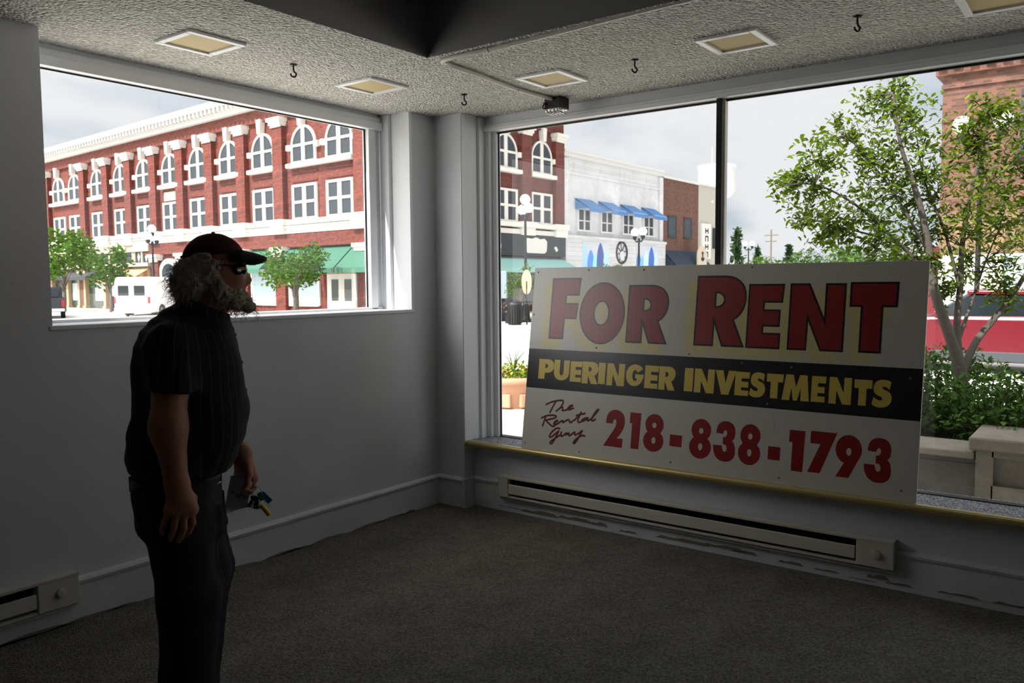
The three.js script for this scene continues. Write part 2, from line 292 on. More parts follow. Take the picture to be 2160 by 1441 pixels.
{
  const t = thing('electrical_conduit', 'thin white bent conduit running along the soffit edge to the black lamp box', 'conduit', [3.262, CEIL, -2.86]);
  const P = (x, y, z) => [x - 3.262, y, z + 2.86];
  put('pipe', tube([P(3.24, 0.012, 3.2), P(3.24, 0.012, 0.5), P(3.245, 0.004, -1.6), P(3.262, -0.011, -2.5), P(3.266, -0.011, -2.84), P(3.285, -0.011, -2.905), P(3.34, -0.011, -2.922), P(3.6, -0.011, -2.935), P(4.02, -0.011, -2.972), P(4.37, -0.012, -2.955)], 0.012, 10, 160), M.conduit, t);
  for (const [x, z, ry] of [[3.264, -2.58, 0], [4.03, -2.972, Math.PI / 2]]) put('clip', join(new THREE.TorusGeometry(0.013, 0.004, 8, 16)).rotateY(ry).translate(x - 3.262, -0.01, z + 2.86), M.conduit, t);
  const b = thing('emergency_lamp', 'small black lamp box with ribbed clear lens at the end of the conduit', 'lamp', [4.42, CEIL, -2.95]);
  put('box', rb(-0.05, 0.055, -0.072, 0, -0.06, 0.06, 0.006), M.black, b);
  put('bracket', [join(new THREE.TorusGeometry(0.016, 0.004, 8, 16)).rotateX(0.5).translate(-0.062, -0.055, -0.05), bx(-0.06, -0.045, -0.045, -0.03, -0.06, -0.04)], M.darkIron, b);
  const ribs = []; for (let i = 0; i < 6; i++) for (let j = 0; j < 4; j++) ribs.push(new THREE.SphereGeometry(0.014, 10, 8).scale(1, 1.2, 1).translate(-0.045 + i * 0.018, -0.083, -0.04 + j * 0.026));
  put('lens', ribs, M.clear, b);
}

// ================= the FOR RENT board =================
const glyph = {
  F: (p) => L(p, [0, 0, 1, 0, 0.97, 0.27, 0.52, 0.27, 0.51, 0.42, 0.95, 0.42, 0.92, 0.66, 0.5, 0.66, 0.49, 1, 0, 1]),
  E: (p) => L(p, [0, 0, 1, 0, 0.97, 0.27, 0.45, 0.27, 0.45, 0.405, 0.92, 0.405, 0.92, 0.65, 0.45, 0.65, 0.45, 0.775, 0.95, 0.775, 0.95, 1, 0, 1]),
  N: (p) => L(p, [0, 0, 0.34, 0, 0.66, 0.57, 0.66, 0, 1, 0, 1, 1, 0.61, 1, 0.34, 0.5, 0.33, 1, 0, 1]),
  T: (p) => L(p, [0, 0, 1, 0, 0.99, 0.335, 0.69, 0.335, 0.69, 1, 0.25, 1, 0.25, 0.335, 0, 0.335]),
  I: (p) => L(p, [0, 0, 1, 0, 1, 1, 0, 1]),
  '-': (p) => L(p, [0, 0, 1, 0, 1, 1, 0, 1]),
  V: (p) => L(p, [0, 0, 0.38, 0, 0.51, 0.52, 0.64, 0, 1, 0, 0.68, 1, 0.34, 1]),
  M: (p) => L(p, [0.12, 0, 0.4, 0, 0.51, 0.48, 0.63, 0, 0.9, 0, 1, 1, 0.7, 1, 0.68, 0.52, 0.57, 1, 0.42, 1, 0.34, 0.52, 0.28, 1, 0, 1]),
  1: (p) => L(p, [0, 0, 1, 0, 0.95, 1, 0.22, 1, 0.22, 0.3, 0, 0.3]),
  7: (p) => L(p, [0.05, 0, 1, 0, 0.45, 1, 0, 1, 0.42, 0.3, 0.05, 0.3]),
  O: (p) => { p.ellipse(0.5, 0.5, 0.5, 0.5, 0, 0, 7); p.closePath(); p.moveTo(0.66, 0.5); p.ellipse(0.49, 0.5, 0.17, 0.2, 0, 0, -7, true); p.closePath(); },
  8: (p) => { p.ellipse(0.51, 0.28, 0.45, 0.28, 0, 0, 7); p.closePath(); p.moveTo(1, 0.71); p.ellipse(0.5, 0.71, 0.5, 0.29, 0, 0, 7); p.closePath(); for (const [y, r] of [[0.3, 0.075], [0.7, 0.09]]) { p.moveTo(0.61, y); p.ellipse(0.51, y, 0.1, r, 0, 0, -7, true); p.closePath(); } },
  9: (p) => { p.ellipse(0.5, 0.34, 0.5, 0.34, 0, 0, 7); p.closePath(); L(p, [0.99, 0.42, 0.55, 1, 0.05, 1, 0.4, 0.6]); p.moveTo(0.61, 0.39); p.ellipse(0.51, 0.39, 0.1, 0.09, 0, 0, -7, true); p.closePath(); },
  R: (p) => { p.moveTo(0, 0); p.lineTo(0.55, 0); p.bezierCurveTo(0.92, 0, 1, 0.18, 1, 0.31); p.bezierCurveTo(1, 0.46, 0.9, 0.57, 0.77, 0.62); p.lineTo(1, 1); p.lineTo(0.58, 1); p.lineTo(0.38, 0.63); p.lineTo(0.38, 1); p.lineTo(0, 1); p.closePath(); p.moveTo(0.39, 0.23); p.lineTo(0.39, 0.44); p.bezierCurveTo(0.64, 0.46, 0.64, 0.22, 0.39, 0.23); p.closePath(); },
  P: (p) => { p.moveTo(0, 0); p.lineTo(0.55, 0); p.bezierCurveTo(0.9, 0, 1, 0.17, 1, 0.33); p.bezierCurveTo(1, 0.55, 0.85, 0.67, 0.55, 0.68); p.lineTo(0.43, 0.68); p.lineTo(0.41, 1); p.lineTo(0, 1); p.closePath(); p.moveTo(0.43, 0.24); p.lineTo(0.43, 0.45); p.bezierCurveTo(0.66, 0.46, 0.66, 0.23, 0.43, 0.24); p.closePath(); },
  U: (p) => { p.moveTo(0, 0); p.lineTo(0.38, 0); p.lineTo(0.38, 0.6); p.bezierCurveTo(0.38, 0.8, 0.63, 0.8, 0.63, 0.6); p.lineTo(0.63, 0); p.lineTo(1, 0); p.lineTo(1, 0.6); p.bezierCurveTo(1, 1.13, 0, 1.13, 0, 0.6); p.closePath(); },
  G: (p) => { p.moveTo(0.94, 0.2); p.bezierCurveTo(0.7, -0.12, 0, -0.05, 0, 0.5); p.bezierCurveTo(0, 1.12, 0.97, 1.16, 1, 0.44); p.lineTo(0.52, 0.44); p.lineTo(0.52, 0.62); p.lineTo(0.63, 0.62); p.bezierCurveTo(0.6, 0.84, 0.36, 0.76, 0.36, 0.5); p.bezierCurveTo(0.36, 0.2, 0.57, 0.22, 0.66, 0.37); p.closePath(); },
  S: (p) => { p.moveTo(0.92, 0.07); p.bezierCurveTo(0.78, 0.01, 0.62, -0.01, 0.48, 0); p.bezierCurveTo(0.2, 0.01, 0.06, 0.14, 0.06, 0.32); p.bezierCurveTo(0.06, 0.52, 0.25, 0.57, 0.42, 0.61); p.bezierCurveTo(0.55, 0.65, 0.55, 0.75, 0.42, 0.75); p.bezierCurveTo(0.3, 0.75, 0.2, 0.71, 0.08, 0.63); p.lineTo(0, 0.9); p.bezierCurveTo(0.15, 0.99, 0.35, 1.02, 0.48, 1); p.bezierCurveTo(0.8, 0.99, 0.97, 0.85, 0.97, 0.65); p.bezierCurveTo(0.97, 0.46, 0.8, 0.4, 0.62, 0.36); p.bezierCurveTo(0.48, 0.33, 0.46, 0.25, 0.57, 0.25); p.bezierCurveTo(0.66, 0.25, 0.75, 0.28, 0.85, 0.36); p.closePath(); },
  2: (p) => { p.moveTo(0.05, 0.38); p.bezierCurveTo(0.03, 0.12, 0.22, 0, 0.52, 0); p.bezierCurveTo(0.85, 0, 1, 0.14, 1, 0.3); p.bezierCurveTo(1, 0.5, 0.84, 0.62, 0.64, 0.76); p.lineTo(0.95, 0.76); p.lineTo(0.93, 1); p.lineTo(-0.02, 1); p.lineTo(0.48, 0.52); p.bezierCurveTo(0.6, 0.4, 0.6, 0.26, 0.5, 0.26); p.bezierCurveTo(0.42, 0.26, 0.4, 0.3, 0.4, 0.38); p.closePath(); },
  3: (p) => { p.moveTo(0.12, 0.31); p.bezierCurveTo(0.1, 0.1, 0.28, 0, 0.55, 0); p.bezierCurveTo(0.85, 0, 0.97, 0.13, 0.97, 0.27); p.bezierCurveTo(0.97, 0.38, 0.92, 0.44, 0.84, 0.47); p.bezierCurveTo(0.94, 0.51, 1, 0.6, 1, 0.73); p.bezierCurveTo(1, 0.92, 0.82, 1, 0.53, 1); p.bezierCurveTo(0.2, 1, 0, 0.85, 0, 0.61); p.lineTo(0.4, 0.61); p.bezierCurveTo(0.42, 0.8, 0.62, 0.78, 0.62, 0.68); p.bezierCurveTo(0.62, 0.6, 0.56, 0.57, 0.43, 0.57); p.lineTo(0.43, 0.4); p.bezierCurveTo(0.56, 0.4, 0.6, 0.36, 0.6, 0.3); p.bezierCurveTo(0.6, 0.19, 0.43, 0.21, 0.43, 0.32); p.closePath(); },
};
function L(p, a) { p.moveTo(a[0], a[1]); for (let i = 2; i < a.length; i += 2) p.lineTo(a[i], a[i + 1]); p.closePath(); }
const big = [['F', .157, .075, .374, .474], ['O', .388, .105, .713, .496], ['R', .740, .123, 1.012, .478], ['R', 1.198, .070, 1.496, .477], ['E', 1.516, .120, 1.712, .478], ['N', 1.753, .118, 2.042, .478], ['T', 2.072, .112, 2.302, .477]];
const mid = [['P', .092, .617, .215, .751], ['U', .216, .617, .336, .752], ['E', .344, .62, .435, .754], ['R', .436, .617, .557, .759], ['I', .558, .619, .608, .755], ['N', .62, .618, .747, .759], ['G', .758, .615, .881, .755], ['E', .888, .617, .982, .758], ['R', .984, .617, 1.093, .76], ['I', 1.152, .618, 1.207, .757], ['N', 1.216, .618, 1.340, .759], ['V', 1.344, .619, 1.470, .759],
  ['E', 1.465, .621, 1.551, .757], ['S', 1.551, .618, 1.645, .76], ['T', 1.648, .621, 1.742, .758], ['M', 1.737, .619, 1.886, .761], ['E', 1.895, .619, 1.972, .759], ['N', 1.988, .618, 2.103, .761], ['T', 2.116, .623, 2.205, .759], ['S', 2.205, .617, 2.304, .761]];
const num = [['2', .634, .909, .774, 1.141], ['1', .808, .915, .884, 1.137], ['8', .908, .911, 1.044, 1.14], ['-', 1.084, 1.023, 1.163, 1.092], ['8', 1.211, .912, 1.347, 1.144], ['3', 1.359, .911, 1.492, 1.143], ['8', 1.510, .914, 1.639, 1.144], ['-', 1.681, 1.025, 1.749, 1.098], ['1', 1.794, .922, 1.879, 1.144], ['7', 1.901, .916, 2.045, 1.138], ['9', 2.041, .919, 2.173, 1.143], ['3', 2.186, .918, 2.318, 1.148]];
const script = [[.175, .920, .207, .902, .250, .890, .296, .880, .311, .888, .303, .913, .283, .938, .259, .956], [.250, .893, .234, .921, .219, .950, .209, .969], [.259, .956, .283, .935, .307, .924, .308, .936, .302, .949, .324, .947, .348, .936, .385, .910, .377, .906, .357, .917, .344, .936, .355, .941, .390, .926],
  [.146, 1.012, .178, .994, .226, .986, .259, .986, .263, .995, .246, 1.006, .210, 1.015, .181, 1.024], [.179, .997, .170, 1.028, .159, 1.063], [.181, 1.024, .205, 1.043, .244, 1.063, .257, 1.050], [.245, 1.042, .280, 1.018, .268, 1.016, .248, 1.033, .250, 1.048, .271, 1.043, .298, 1.022, .319, 1.011, .313, 1.032, .344, 1.008, .365, 1.003, .370, 1.024, .390, 1.013, .420, .989, .451, .948], [.451, .948, .428, .997, .433, 1.015, .453, 1.010], [.418, .971, .480, .952],
  [.503, .978, .482, .980, .456, 1.001, .460, 1.006, .487, .995, .509, .972, .498, 1.000, .521, .991, .552, .956, .577, .925, .580, .917, .566, .923, .539, .966, .532, .993, .542, .995, .561, .982], [.295, 1.070, .287, 1.064, .259, 1.074, .226, 1.108, .217, 1.133, .235, 1.131, .269, 1.103, .289, 1.086], [.289, 1.086, .271, 1.127, .246, 1.172, .232, 1.177, .227, 1.165, .251, 1.145, .306, 1.108],
  [.311, 1.090, .307, 1.117, .325, 1.116, .354, 1.085, .346, 1.110, .372, 1.084, .367, 1.108, .384, 1.103, .417, 1.073, .412, 1.100, .433, 1.092, .469, 1.065], [.469, 1.065, .445, 1.114, .420, 1.153, .410, 1.154, .412, 1.139, .435, 1.116, .474, 1.091, .491, 1.098]];
{
  const SW = 2.44, SH = 1.2256, K = 2048 / SW;
  const print = canvasTex(2048, Math.round(SH * K), (c, w, h) => {
    c.fillStyle = '#c9c7bf'; c.fillRect(0, 0, w, h);
    const path = ([g, x0, y0, x1, y1], dx = 0, dy = 0) => {
      const X = (x) => (x0 + dx + x * (x1 - x0)) * K, Y = (y) => (y0 + dy + y * (y1 - y0)) * K; c.beginPath();
      glyph[g]({ moveTo: (x, y) => c.moveTo(X(x), Y(y)), lineTo: (x, y) => c.lineTo(X(x), Y(y)), closePath: () => c.closePath(), bezierCurveTo: (a, b, d, e, f, q) => c.bezierCurveTo(X(a), Y(b), X(d), Y(e), X(f), Y(q)), ellipse: (x, y, a, b, r, s, e, ccw) => c.ellipse(X(x), Y(y), a * (x1 - x0) * K, b * (y1 - y0) * K, 0, 0, ccw ? -Math.PI * 2 : Math.PI * 2, !!ccw) });
    };
    // airbrushed yellow shade behind the big words
    c.lineJoin = 'round'; c.strokeStyle = c.fillStyle = 'rgba(216,198,130,0.16)';
    for (const s of [64, 46, 30, 16, 4]) for (const b of big) { path(b, -0.042, 0.044); c.lineWidth = s; c.stroke(); c.fill(); }
    for (let i = 0; i < 70; i++) { const x = (0.15 + 2.1 * rnd()) * K, y = (0.1 + 0.42 * rnd()) * K; c.fillStyle = 'rgba(186,156,86,0.05)'; c.beginPath(); c.ellipse(x, y, 8 + 14 * rnd(), 18 + 34 * rnd(), 0, 0, 7); c.fill(); }
    for (const b of big) { path(b); c.fillStyle = '#8e1a20'; c.fill(); c.lineWidth = 9; c.lineJoin = 'miter'; c.strokeStyle = '#100808'; c.stroke(); }
    c.fillStyle = '#07080b'; c.fillRect(0, 0.551 * K, w, 0.264 * K);
    for (const b of mid) { path(b); c.fillStyle = '#d9bf58'; c.fill(); }
    for (const b of num) { path(b); c.fillStyle = '#8c1317'; c.fill(); }
    c.strokeStyle = '#5e1014'; c.lineCap = c.lineJoin = 'round';
    script.forEach((s, i) => { c.lineWidth = 10; c.beginPath(); c.moveTo(s[0] * K, s[1] * K); for (let k = 2; k < s.length - 2; k += 2) c.quadraticCurveTo(s[k] * K, s[k + 1] * K, (s[k] + s[k + 2]) / 2 * K, (s[k + 1] + s[k + 3]) / 2 * K); c.lineTo(s[s.length - 2] * K, s[s.length - 1] * K); c.stroke(); });
    for (let i = 0; i < 260; i++) { c.fillStyle = `rgba(90,80,60,${0.03 + 0.06 * rnd()})`; c.beginPath(); c.ellipse(rnd() * w, rnd() * h, 1 + 6 * rnd() * rnd(), 1 + 14 * rnd() * rnd(), 0, 0, 7); c.fill(); }
    c.strokeStyle = 'rgba(60,55,45,0.28)'; c.lineWidth = 2; c.beginPath(); c.moveTo(1.69 * K, 0.83 * K); c.lineTo(1.71 * K, 0.9 * K); c.lineTo(1.705 * K, 0.96 * K); c.stroke();
  });
  M.signPrint = new THREE.MeshPhysicalMaterial({ color: 0xffffff, roughness: 0.34, map: print, clearcoat: 0.8, clearcoatRoughness: 0.26 }); mat('signBoard', 0xc9c7bf, 0.5);
  const t = thing('rent_sign', 'large white board reading FOR RENT leaning against the window on the sill', 'sign', [4.425, 0.477, -2.03]);
  t.rotation.order = 'YXZ'; t.rotation.set(-0.1433, -Math.PI / 2, 0);
  put('board', rb(-SW / 2, SW / 2, 0, SH, -0.0125, -0.0006, 0.002), M.signBoard, t);
  put('printed_face', new THREE.PlaneGeometry(SW - 0.004, SH - 0.004).translate(0, SH / 2, 0), M.signPrint, t, true);
  const head = join(lathe([[0, 0.003], [0.004, 0.0025], [0.006, 0], [0, 0]], 10).rotateX(Math.PI / 2));
  for (const [x, y] of [[0.43, 0.02], [0.83, 0.024], [1.52, 0.02], [0.53, 0.525], [1.17, 0.535], [1.5, 0.57], [1.78, 0.58], [2.38, 0.6], [1.66, 0.79], [0.03, 1.19], [0.46, 1.2], [1.1, 1.185], [1.75, 1.19], [2.37, 1.17], [0.02, 0.32], [0.03, 0.03]]) shared('screw', head, M.stain, t, x - SW / 2, SH - y, 0.0005);
}

// ================= outdoors =================
const G = -0.15;                                    // street level below the shop floor
solid('street', bx(-150, 330, G - 0.5, G, -260, 150), M.street);
solid('sidewalk_1', [rb(4.75, 12, G, -0.07, -9.5, 40, 0.03), rb(-30, 4.75, G, -0.07, -9.5, -4.3, 0.03)], M.sidewalk);

// ---------- red brick corner block across the square ----------
const brick = thing('brick_building', 'long three storey red brick block with white arched windows and green awnings', 'building', [26, G, -27]);
const FA = { o: V(26.07 - 26, 0, -28.73 + 27), th: -1.6349 }, FB = { o: V(25.9 - 26, 0, -26 + 27), th: 0 };
const onF = (F, o, x, y, z = 0) => { const c = Math.cos(F.th), s = Math.sin(F.th); o.position.set(F.o.x + x * c + z * s, y, F.o.z - x * s + z * c); o.rotation.y = F.th; return o; };
const bake = (F, g) => { g = join(g); g.rotateY(F.th); g.translate(F.o.x, 0, F.o.z); return g; };       // geometry in facade axes, uv kept
const partF = (F, name, g, m, parent = brick) => { const o = shade(new THREE.Mesh(bake(F, g), m)); o.name = name; parent.add(o); return o; };
const h = (y) => y - G;
partF(FA, 'wall', [bx(-37, 2.2, 0, h(10.6), -6, 0), bx(-37, 2.6, h(9.76), h(10.45), -0.2, 0.18), bx(-20, 2.6, h(3.36), h(4.06), -0.2, 0.2)], M.redBrick);
partF(FB, 'wall', [bx(0.2, 13.5, 0, h(10.6), -2.4, 0), bx(1.5, 13.5, 0, h(10.6), -8, -2), bx(0.5, 13.5, h(9.76), h(10.45), -0.2, 0.18)], M.redBrick);
partF(FA, 'cornice', [bx(-37, 3.2, h(10.42), h(10.62), -0.2, 0.45), bx(-37, 3.3, h(10.62), h(10.85), -0.2, 0.7), bx(-37, 3.4, h(10.85), h(11.1), -0.2, 0.95), bx(-37, 3, h(11.1), h(11.18), -6, 0.9)], M.cornice);
partF(FB, 'cornice', [bx(-0.7, 13.55, h(10.42), h(10.62), -0.2, 0.45), bx(-0.7, 13.55, h(10.62), h(11.1), -0.2, 0.9)], M.cornice);
{ const d = []; for (let x = -36.8; x < 3; x += 0.42) d.push(bx(x, x + 0.2, h(10.62), h(10.86), 0.65, 0.86)); stuff(partF(FA, 'dentils', d, M.cornice)); }
partF(FA, 'pediment', ext(poly([[-33.2, h(11.1)], [-28.8, h(11.1)], [-28.8, h(11.3)], [-33.2, h(11.3)]]), 0.4), M.cornice);
// arched window: white frame with two bays, each with an upper pane under the arch and a lower pane
const archShape = (w, y0, ys, rx, ry) => { const s = new THREE.Shape(); s.moveTo(-w, y0); s.lineTo(w, y0); s.lineTo(w, ys); s.absellipse(0, ys, rx, ry, 0, Math.PI, false); s.lineTo(-w, y0); return s; };
const arcG = (() => {
  const s = archShape(1.0, 0, 0.78, 1.0, 1.02), hole = (x0, x1, top) => {
    const p = new THREE.Path(), n = 8, q = [];
    if (!top) { q.push([x0, 0.1], [x1, 0.1], [x1, 0.8], [x0, 0.8]); } else { q.push([x0, 0.92]); q.push([x1, 0.92]); for (let i = 0; i <= n; i++) { const x = x1 + (x0 - x1) * i / n; q.push([x, Math.max(0.94, 0.78 + 0.9 * Math.sqrt(Math.max(0, 1 - (x / 0.9) ** 2)))]); } }
    q.forEach(([x, y], i) => (i ? p.lineTo(x, y) : p.moveTo(x, y))); p.closePath(); return p;
  };
  for (const [a, b] of [[-0.86, -0.13], [0.13, 0.86]]) for (const t of [false, true]) s.holes.push(hole(a, b, t));
  return join(ext(s, 0.1));
})();
const arcPane = join(ext(archShape(0.95, 0.05, 0.78, 0.95, 0.96), 0.02).translate(0, 0, 0.03));
const recG = (() => {
  const s = poly([[-1, 0], [1, 0], [1, 1.72], [-1, 1.72]]);
  for (const [a, b] of [[-0.84, -0.14], [0.14, 0.84]]) for (const [c, d] of [[0.12, 0.8], [0.93, 1.6]]) { const p = new THREE.Path(); p.moveTo(a, c); p.lineTo(b, c); p.lineTo(b, d); p.lineTo(a, d); p.closePath(); s.holes.push(p); }
  return join(ext(s, 0.1));
})();
const recPane = join(bx(-0.95, 0.95, 0.05, 1.67, 0.03, 0.05));
const keyG = join(ext(poly([[-0.12, 0], [0.12, 0], [0.2, 0.72], [-0.2, 0.72]]), 0.3));
const impG = join(rb(-0.14, 0.14, -0.14, 0.14, 0, 0.24, 0.03));
const capG = join([bx(-0.42, 0.42, 0, 0.12, 0, 0.36), bx(-0.48, 0.48, 0.12, 0.28, 0, 0.42), bx(-0.56, 0.56, 0.28, 0.46, 0, 0.5)]);
const blockG = join([bx(-0.56, 0.56, 0.0, 0.5, 0, 0.42), bx(-0.62, 0.62, 0.42, 0.72, 0, 0.48)]);
const add = (F, name, g, m, x, y, z, parent = brick) => onF(F, shared(name, g, m, parent), x, y, z);
const pil = join(bx(-0.42, 0.42, 0, h(9.35) - h(4.5), 0, 0.28)), pilLow = join(bx(-0.42, 0.42, 0, h(3.0), 0, 0.28));
function windowsAt(F, x) {
  const a = add(F, 'window', arcG, M.white, x, h(7.42), 0.02); shared('pane', arcPane, M.glassDark, a);
  const b = add(F, 'window', recG, M.white, x, h(4.68), 0.02); shared('pane', recPane, M.glassDark, b);
  add(F, 'keystone', keyG, M.white, x, h(9.16), 0.02);
  for (const s of [-1, 1]) add(F, 'impost', impG, M.white, x + s * 1.12, h(8.2), 0);
}
const sillOf = (F, x0, x1) => { partF(F, 'window_sill', rb(x0, x1, h(7.2), h(7.42), 0, 0.34, 0.04), M.white); partF(F, 'window_sill', rb(x0, x1, h(4.44), h(4.69), 0, 0.36, 0.04), M.white); };
const capsA = [-34.8, -28.59, -25.04, -21.8, -18.54, -15.28, -12.05, -8.82, -5.42, 0.95];
for (const x of capsA) { add(FA, 'pilaster', pil, M.redBrick, x, h(4.5), 0); add(FA, 'capital', capG, M.white, x, h(9.3), 0.0); add(FA, 'belt_block', blockG, M.white, x, h(4.03), 0.0); }
for (const x of [-32.89, -30.13, -26.45, -23.05, -19.9, -16.6, -13.4, -10.15, -6.95, -3.47, -0.72]) windowsAt(FA, x);
sillOf(FA, -34.1, -29.0);
for (const x of [-26.45, -23.05, -19.9, -16.6, -13.4, -10.15, -6.95]) sillOf(FA, x - 1.18, x + 1.18);
sillOf(FA, -4.65, 0.4);
partF(FA, 'belt_course', [bx(-37, 2.7, h(4.04), h(4.36), 0, 0.24), bx(-37, 2.7, h(4.3), h(4.4), 0, 0.34)], M.white);
{ // the recessed panels under the arched windows, and a date stone
  const band = join([bx(-1, 1, 0.43, 0.48, 0, 0.08), bx(-1, 1, 0, 0.05, 0, 0.06)]);
  for (const x of [-26.45, -23.05, -19.9, -13.4, -10.15, -6.95, -3.47, -0.72]) add(FA, 'brick_band', band, M.redBrick, x, h(6.52), 0);
  partF(FA, 'date_stone', rb(-17.5, -15.8, h(6.5), h(7.02), 0, 0.06, 0.01), M.beige);
}
for (const x of [8.2, 11.45]) windowsAt(FB, x);
sillOf(FB, 7.0, 9.38); sillOf(FB, 10.27, 12.63);
for (const x of [6.5, 9.82, 13.0]) { add(FB, 'pilaster', pil, M.redBrick, x, h(4.5), 0); add(FB, 'capital', capG, M.white, x, h(9.3), 0); add(FB, 'belt_block', blockG, M.white, x, h(4.03), 0); }
partF(FB, 'belt_course', [bx(0, 13.5, h(4.08), h(4.34), 0, 0.24)], M.white);
partF(FB, 'shop_fascia', bx(5.2, 13.45, h(2.95), h(4.05), 0, 0.3), M.charcoal);
partF(FB, 'shop_sign', ext(poly([[9.55, h(3.2)], [9.75, h(3.1)], [11.3, h(3.1)], [11.5, h(3.22)], [11.55, h(3.75)], [11.3, h(3.9)], [10.9, h(3.86)], [10.5, h(3.95)], [10.1, h(3.86)], [9.7, h(3.9)], [9.5, h(3.78)]]), 0.06).translate(0, 0, 0.3), M.white);
for (const [x, a] of [[7.3, 0.5], [12.45, -0.5]]) partF(FB, 'shop_ornament', ext(poly([[-0.2, 0], [-0.05, 0.16], [0.2, 0.08], [0.12, -0.1]]), 0.04).rotateZ(a).translate(x, h(3.35), 0.3), M.white);
const awning = (F, x0, x1, yt, yb, out, m, name = 'awning', parent = brick) => { const o = partF(F, name, ext(poly([[0, yt], [out, yb + 0.02], [out, yb - 0.2], [out - 0.03, yb - 0.2], [out - 0.03, yb], [0, yt - 0.06]]), x1 - x0).rotateY(-Math.PI / 2).translate(x1, 0, 0), m, parent); partF(F, 'awning_side', [ext(poly([[0, yt], [out, yb], [0, yb]]), 0.02).rotateY(-Math.PI / 2).translate(x1, 0, 0), ext(poly([[0, yt], [out, yb], [0, yb]]), 0.02).rotateY(-Math.PI / 2).translate(x0 + 0.02, 0, 0)], m, o); return o; };
awning(FB, 5.2, 13.4, h(2.9), h(2.25), 1.3, M.tealAwning);
partF(FB, 'shop_front', bx(5.2, 13.3, h(0.3), h(2.9), 0, 0.06), M.shopDark);
// ground floor of the long side: brick piers, shop windows and green awnings
for (const x of [-18.54, -15.28, -12.05, -8.82, -5.42, 1.1]) { add(FA, 'pier', pilLow, M.redBrick, x, 0, 0); add(FA, 'pier_capital', capG, M.white, x, h(2.92), 0); }
for (const [a, b] of [[-14.8, -12.5], [-11.6, -9.3], [-8.35, -5.9], [-4.95, -2.55]]) {
  awning(FA, a, b, h(3.32), h(2.3), 1.15, M.greenAwning);
  partF(FA, 'shop_window', bx(a, b, h(0.55), h(2.9), 0, 0.05), M.glassBlue);
  partF(FA, 'shop_frame', [bx(a - 0.1, a + 0.05, h(0.5), h(2.9), 0, 0.1), bx(b - 0.05, b + 0.1, h(0.5), h(2.9), 0, 0.1), bx(a, b, h(0.45), h(0.57), 0, 0.12)], M.white);
}
awning(FA, -2.3, 0.1, h(3.34), h(2.24), 1.2, M.greenAwning); awning(FA, 0.2, 2.5, h(3.34), h(2.24), 1.2, M.greenAwning);
{ // white double door under its brown transom sign
  const d = partF(FA, 'door', [bx(-1.78, 0.42, 0, h(2.0), 0, 0.14)], M.white);
  partF(FA, 'door_glass', [bx(-1.42, -0.92, h(0.75), h(1.75), 0.14, 0.16), bx(-0.45, 0.05, h(0.75), h(1.75), 0.14, 0.16)], M.shopDark, d);
  partF(FA, 'transom_sign', [bx(-1.78, 0.42, h(2.0), h(2.3), 0.1, 0.18)], M.tan);
  const w = []; for (let x = -1.6; x < 0.3; x += 0.17) w.push(ext(poly([[0, 0], [0.09, 0.02], [0.11, 0.17], [0.02, 0.15]]), 0.02).translate(x, h(2.07), 0.18)); partF(FA, 'sign_lettering', w, M.rustBrick);
}
{ // arched white entrance further left and the beige shop fronts
  partF(FA, 'arched_door', [ext(archShape(1.15, 0, h(2.3), 1.15, 0.8), 0.2).translate(-17, 0, 0)], M.white);
  partF(FA, 'arched_glass', [ext(archShape(0.8, 0.1, h(2.2), 0.8, 0.6), 0.05).translate(-17, 0, 0.18)], M.glassDark);
  partF(FA, 'shop_fascia', [bx(-36.5, -19.3, h(3.62), h(4.05), 0, 0.3), bx(-36.5, -19.3, h(2.7), h(2.92), 0, 0.34)], M.beige);
  partF(FA, 'transom', bx(-36.5, -19.3, h(2.9), h(3.64), 0, 0.12), M.glassDark);
  const m = []; for (const x of [-19.35, -20.35, -21.35, -21.6, -24.9, -28.4, -31.8, -35]) m.push(bx(x - 0.09, x + 0.09, h(2.85), h(3.66), 0, 0.2)); partF(FA, 'transom_mullion', m, M.beige);
  for (const x of [-19.85, -20.85]) partF(FA, 'leaded_light', ext(poly([[0, -0.3], [0.17, 0], [0, 0.3], [-0.17, 0]]), 0.03).translate(x, h(3.27), 0.12), M.glassBlue);
  partF(FA, 'shop_front', bx(-36.5, -19.3, 0, h(2.72), 0, 0.05), M.shopDark);
  for (const x of [-22.6, -25.6, -28.7, -29.7, -31.6, -34.4]) partF(FA, 'column', [bx(x - 0.16, x + 0.16, 0, h(2.7), 0, 0.3), bx(x - 0.24, x + 0.24, 0, 0.3, 0, 0.36)], M.tan);
  partF(FA, 'brick_pier', bx(-29.5, -28.95, 0, h(2.7), 0, 0.28), M.brownBrick);
  awning(FA, -24.4, -19.6, h(2.62), h(1.86), 1.3, M.tanAwning);
  awning(FA, -36.4, -27.0, h(2.5), h(2.1), 0.9, M.charcoal);
  partF(FA, 'poster_panel', bx(-35.6, -34.5, h(0.7), h(1.75), 0.05, 0.12), M.tan);
  for (const [a, b] of [[-27.5, -26.2], [-25.2, -23.2], [-31.2, -30.1]]) partF(FA, 'window_display', bx(a, b, h(0.5), h(1.7), 0.05, 0.09), M.glassBlue);
}
solid('sidewalk_2', [bake({ o: V(26.07, 0, -28.73), th: FA.th }, rb(-60, 4, G, -0.03, 0, 4.2, 0.03)), rb(30, 90, G, -0.03, -26, -22.2, 0.03)], M.sidewalk);

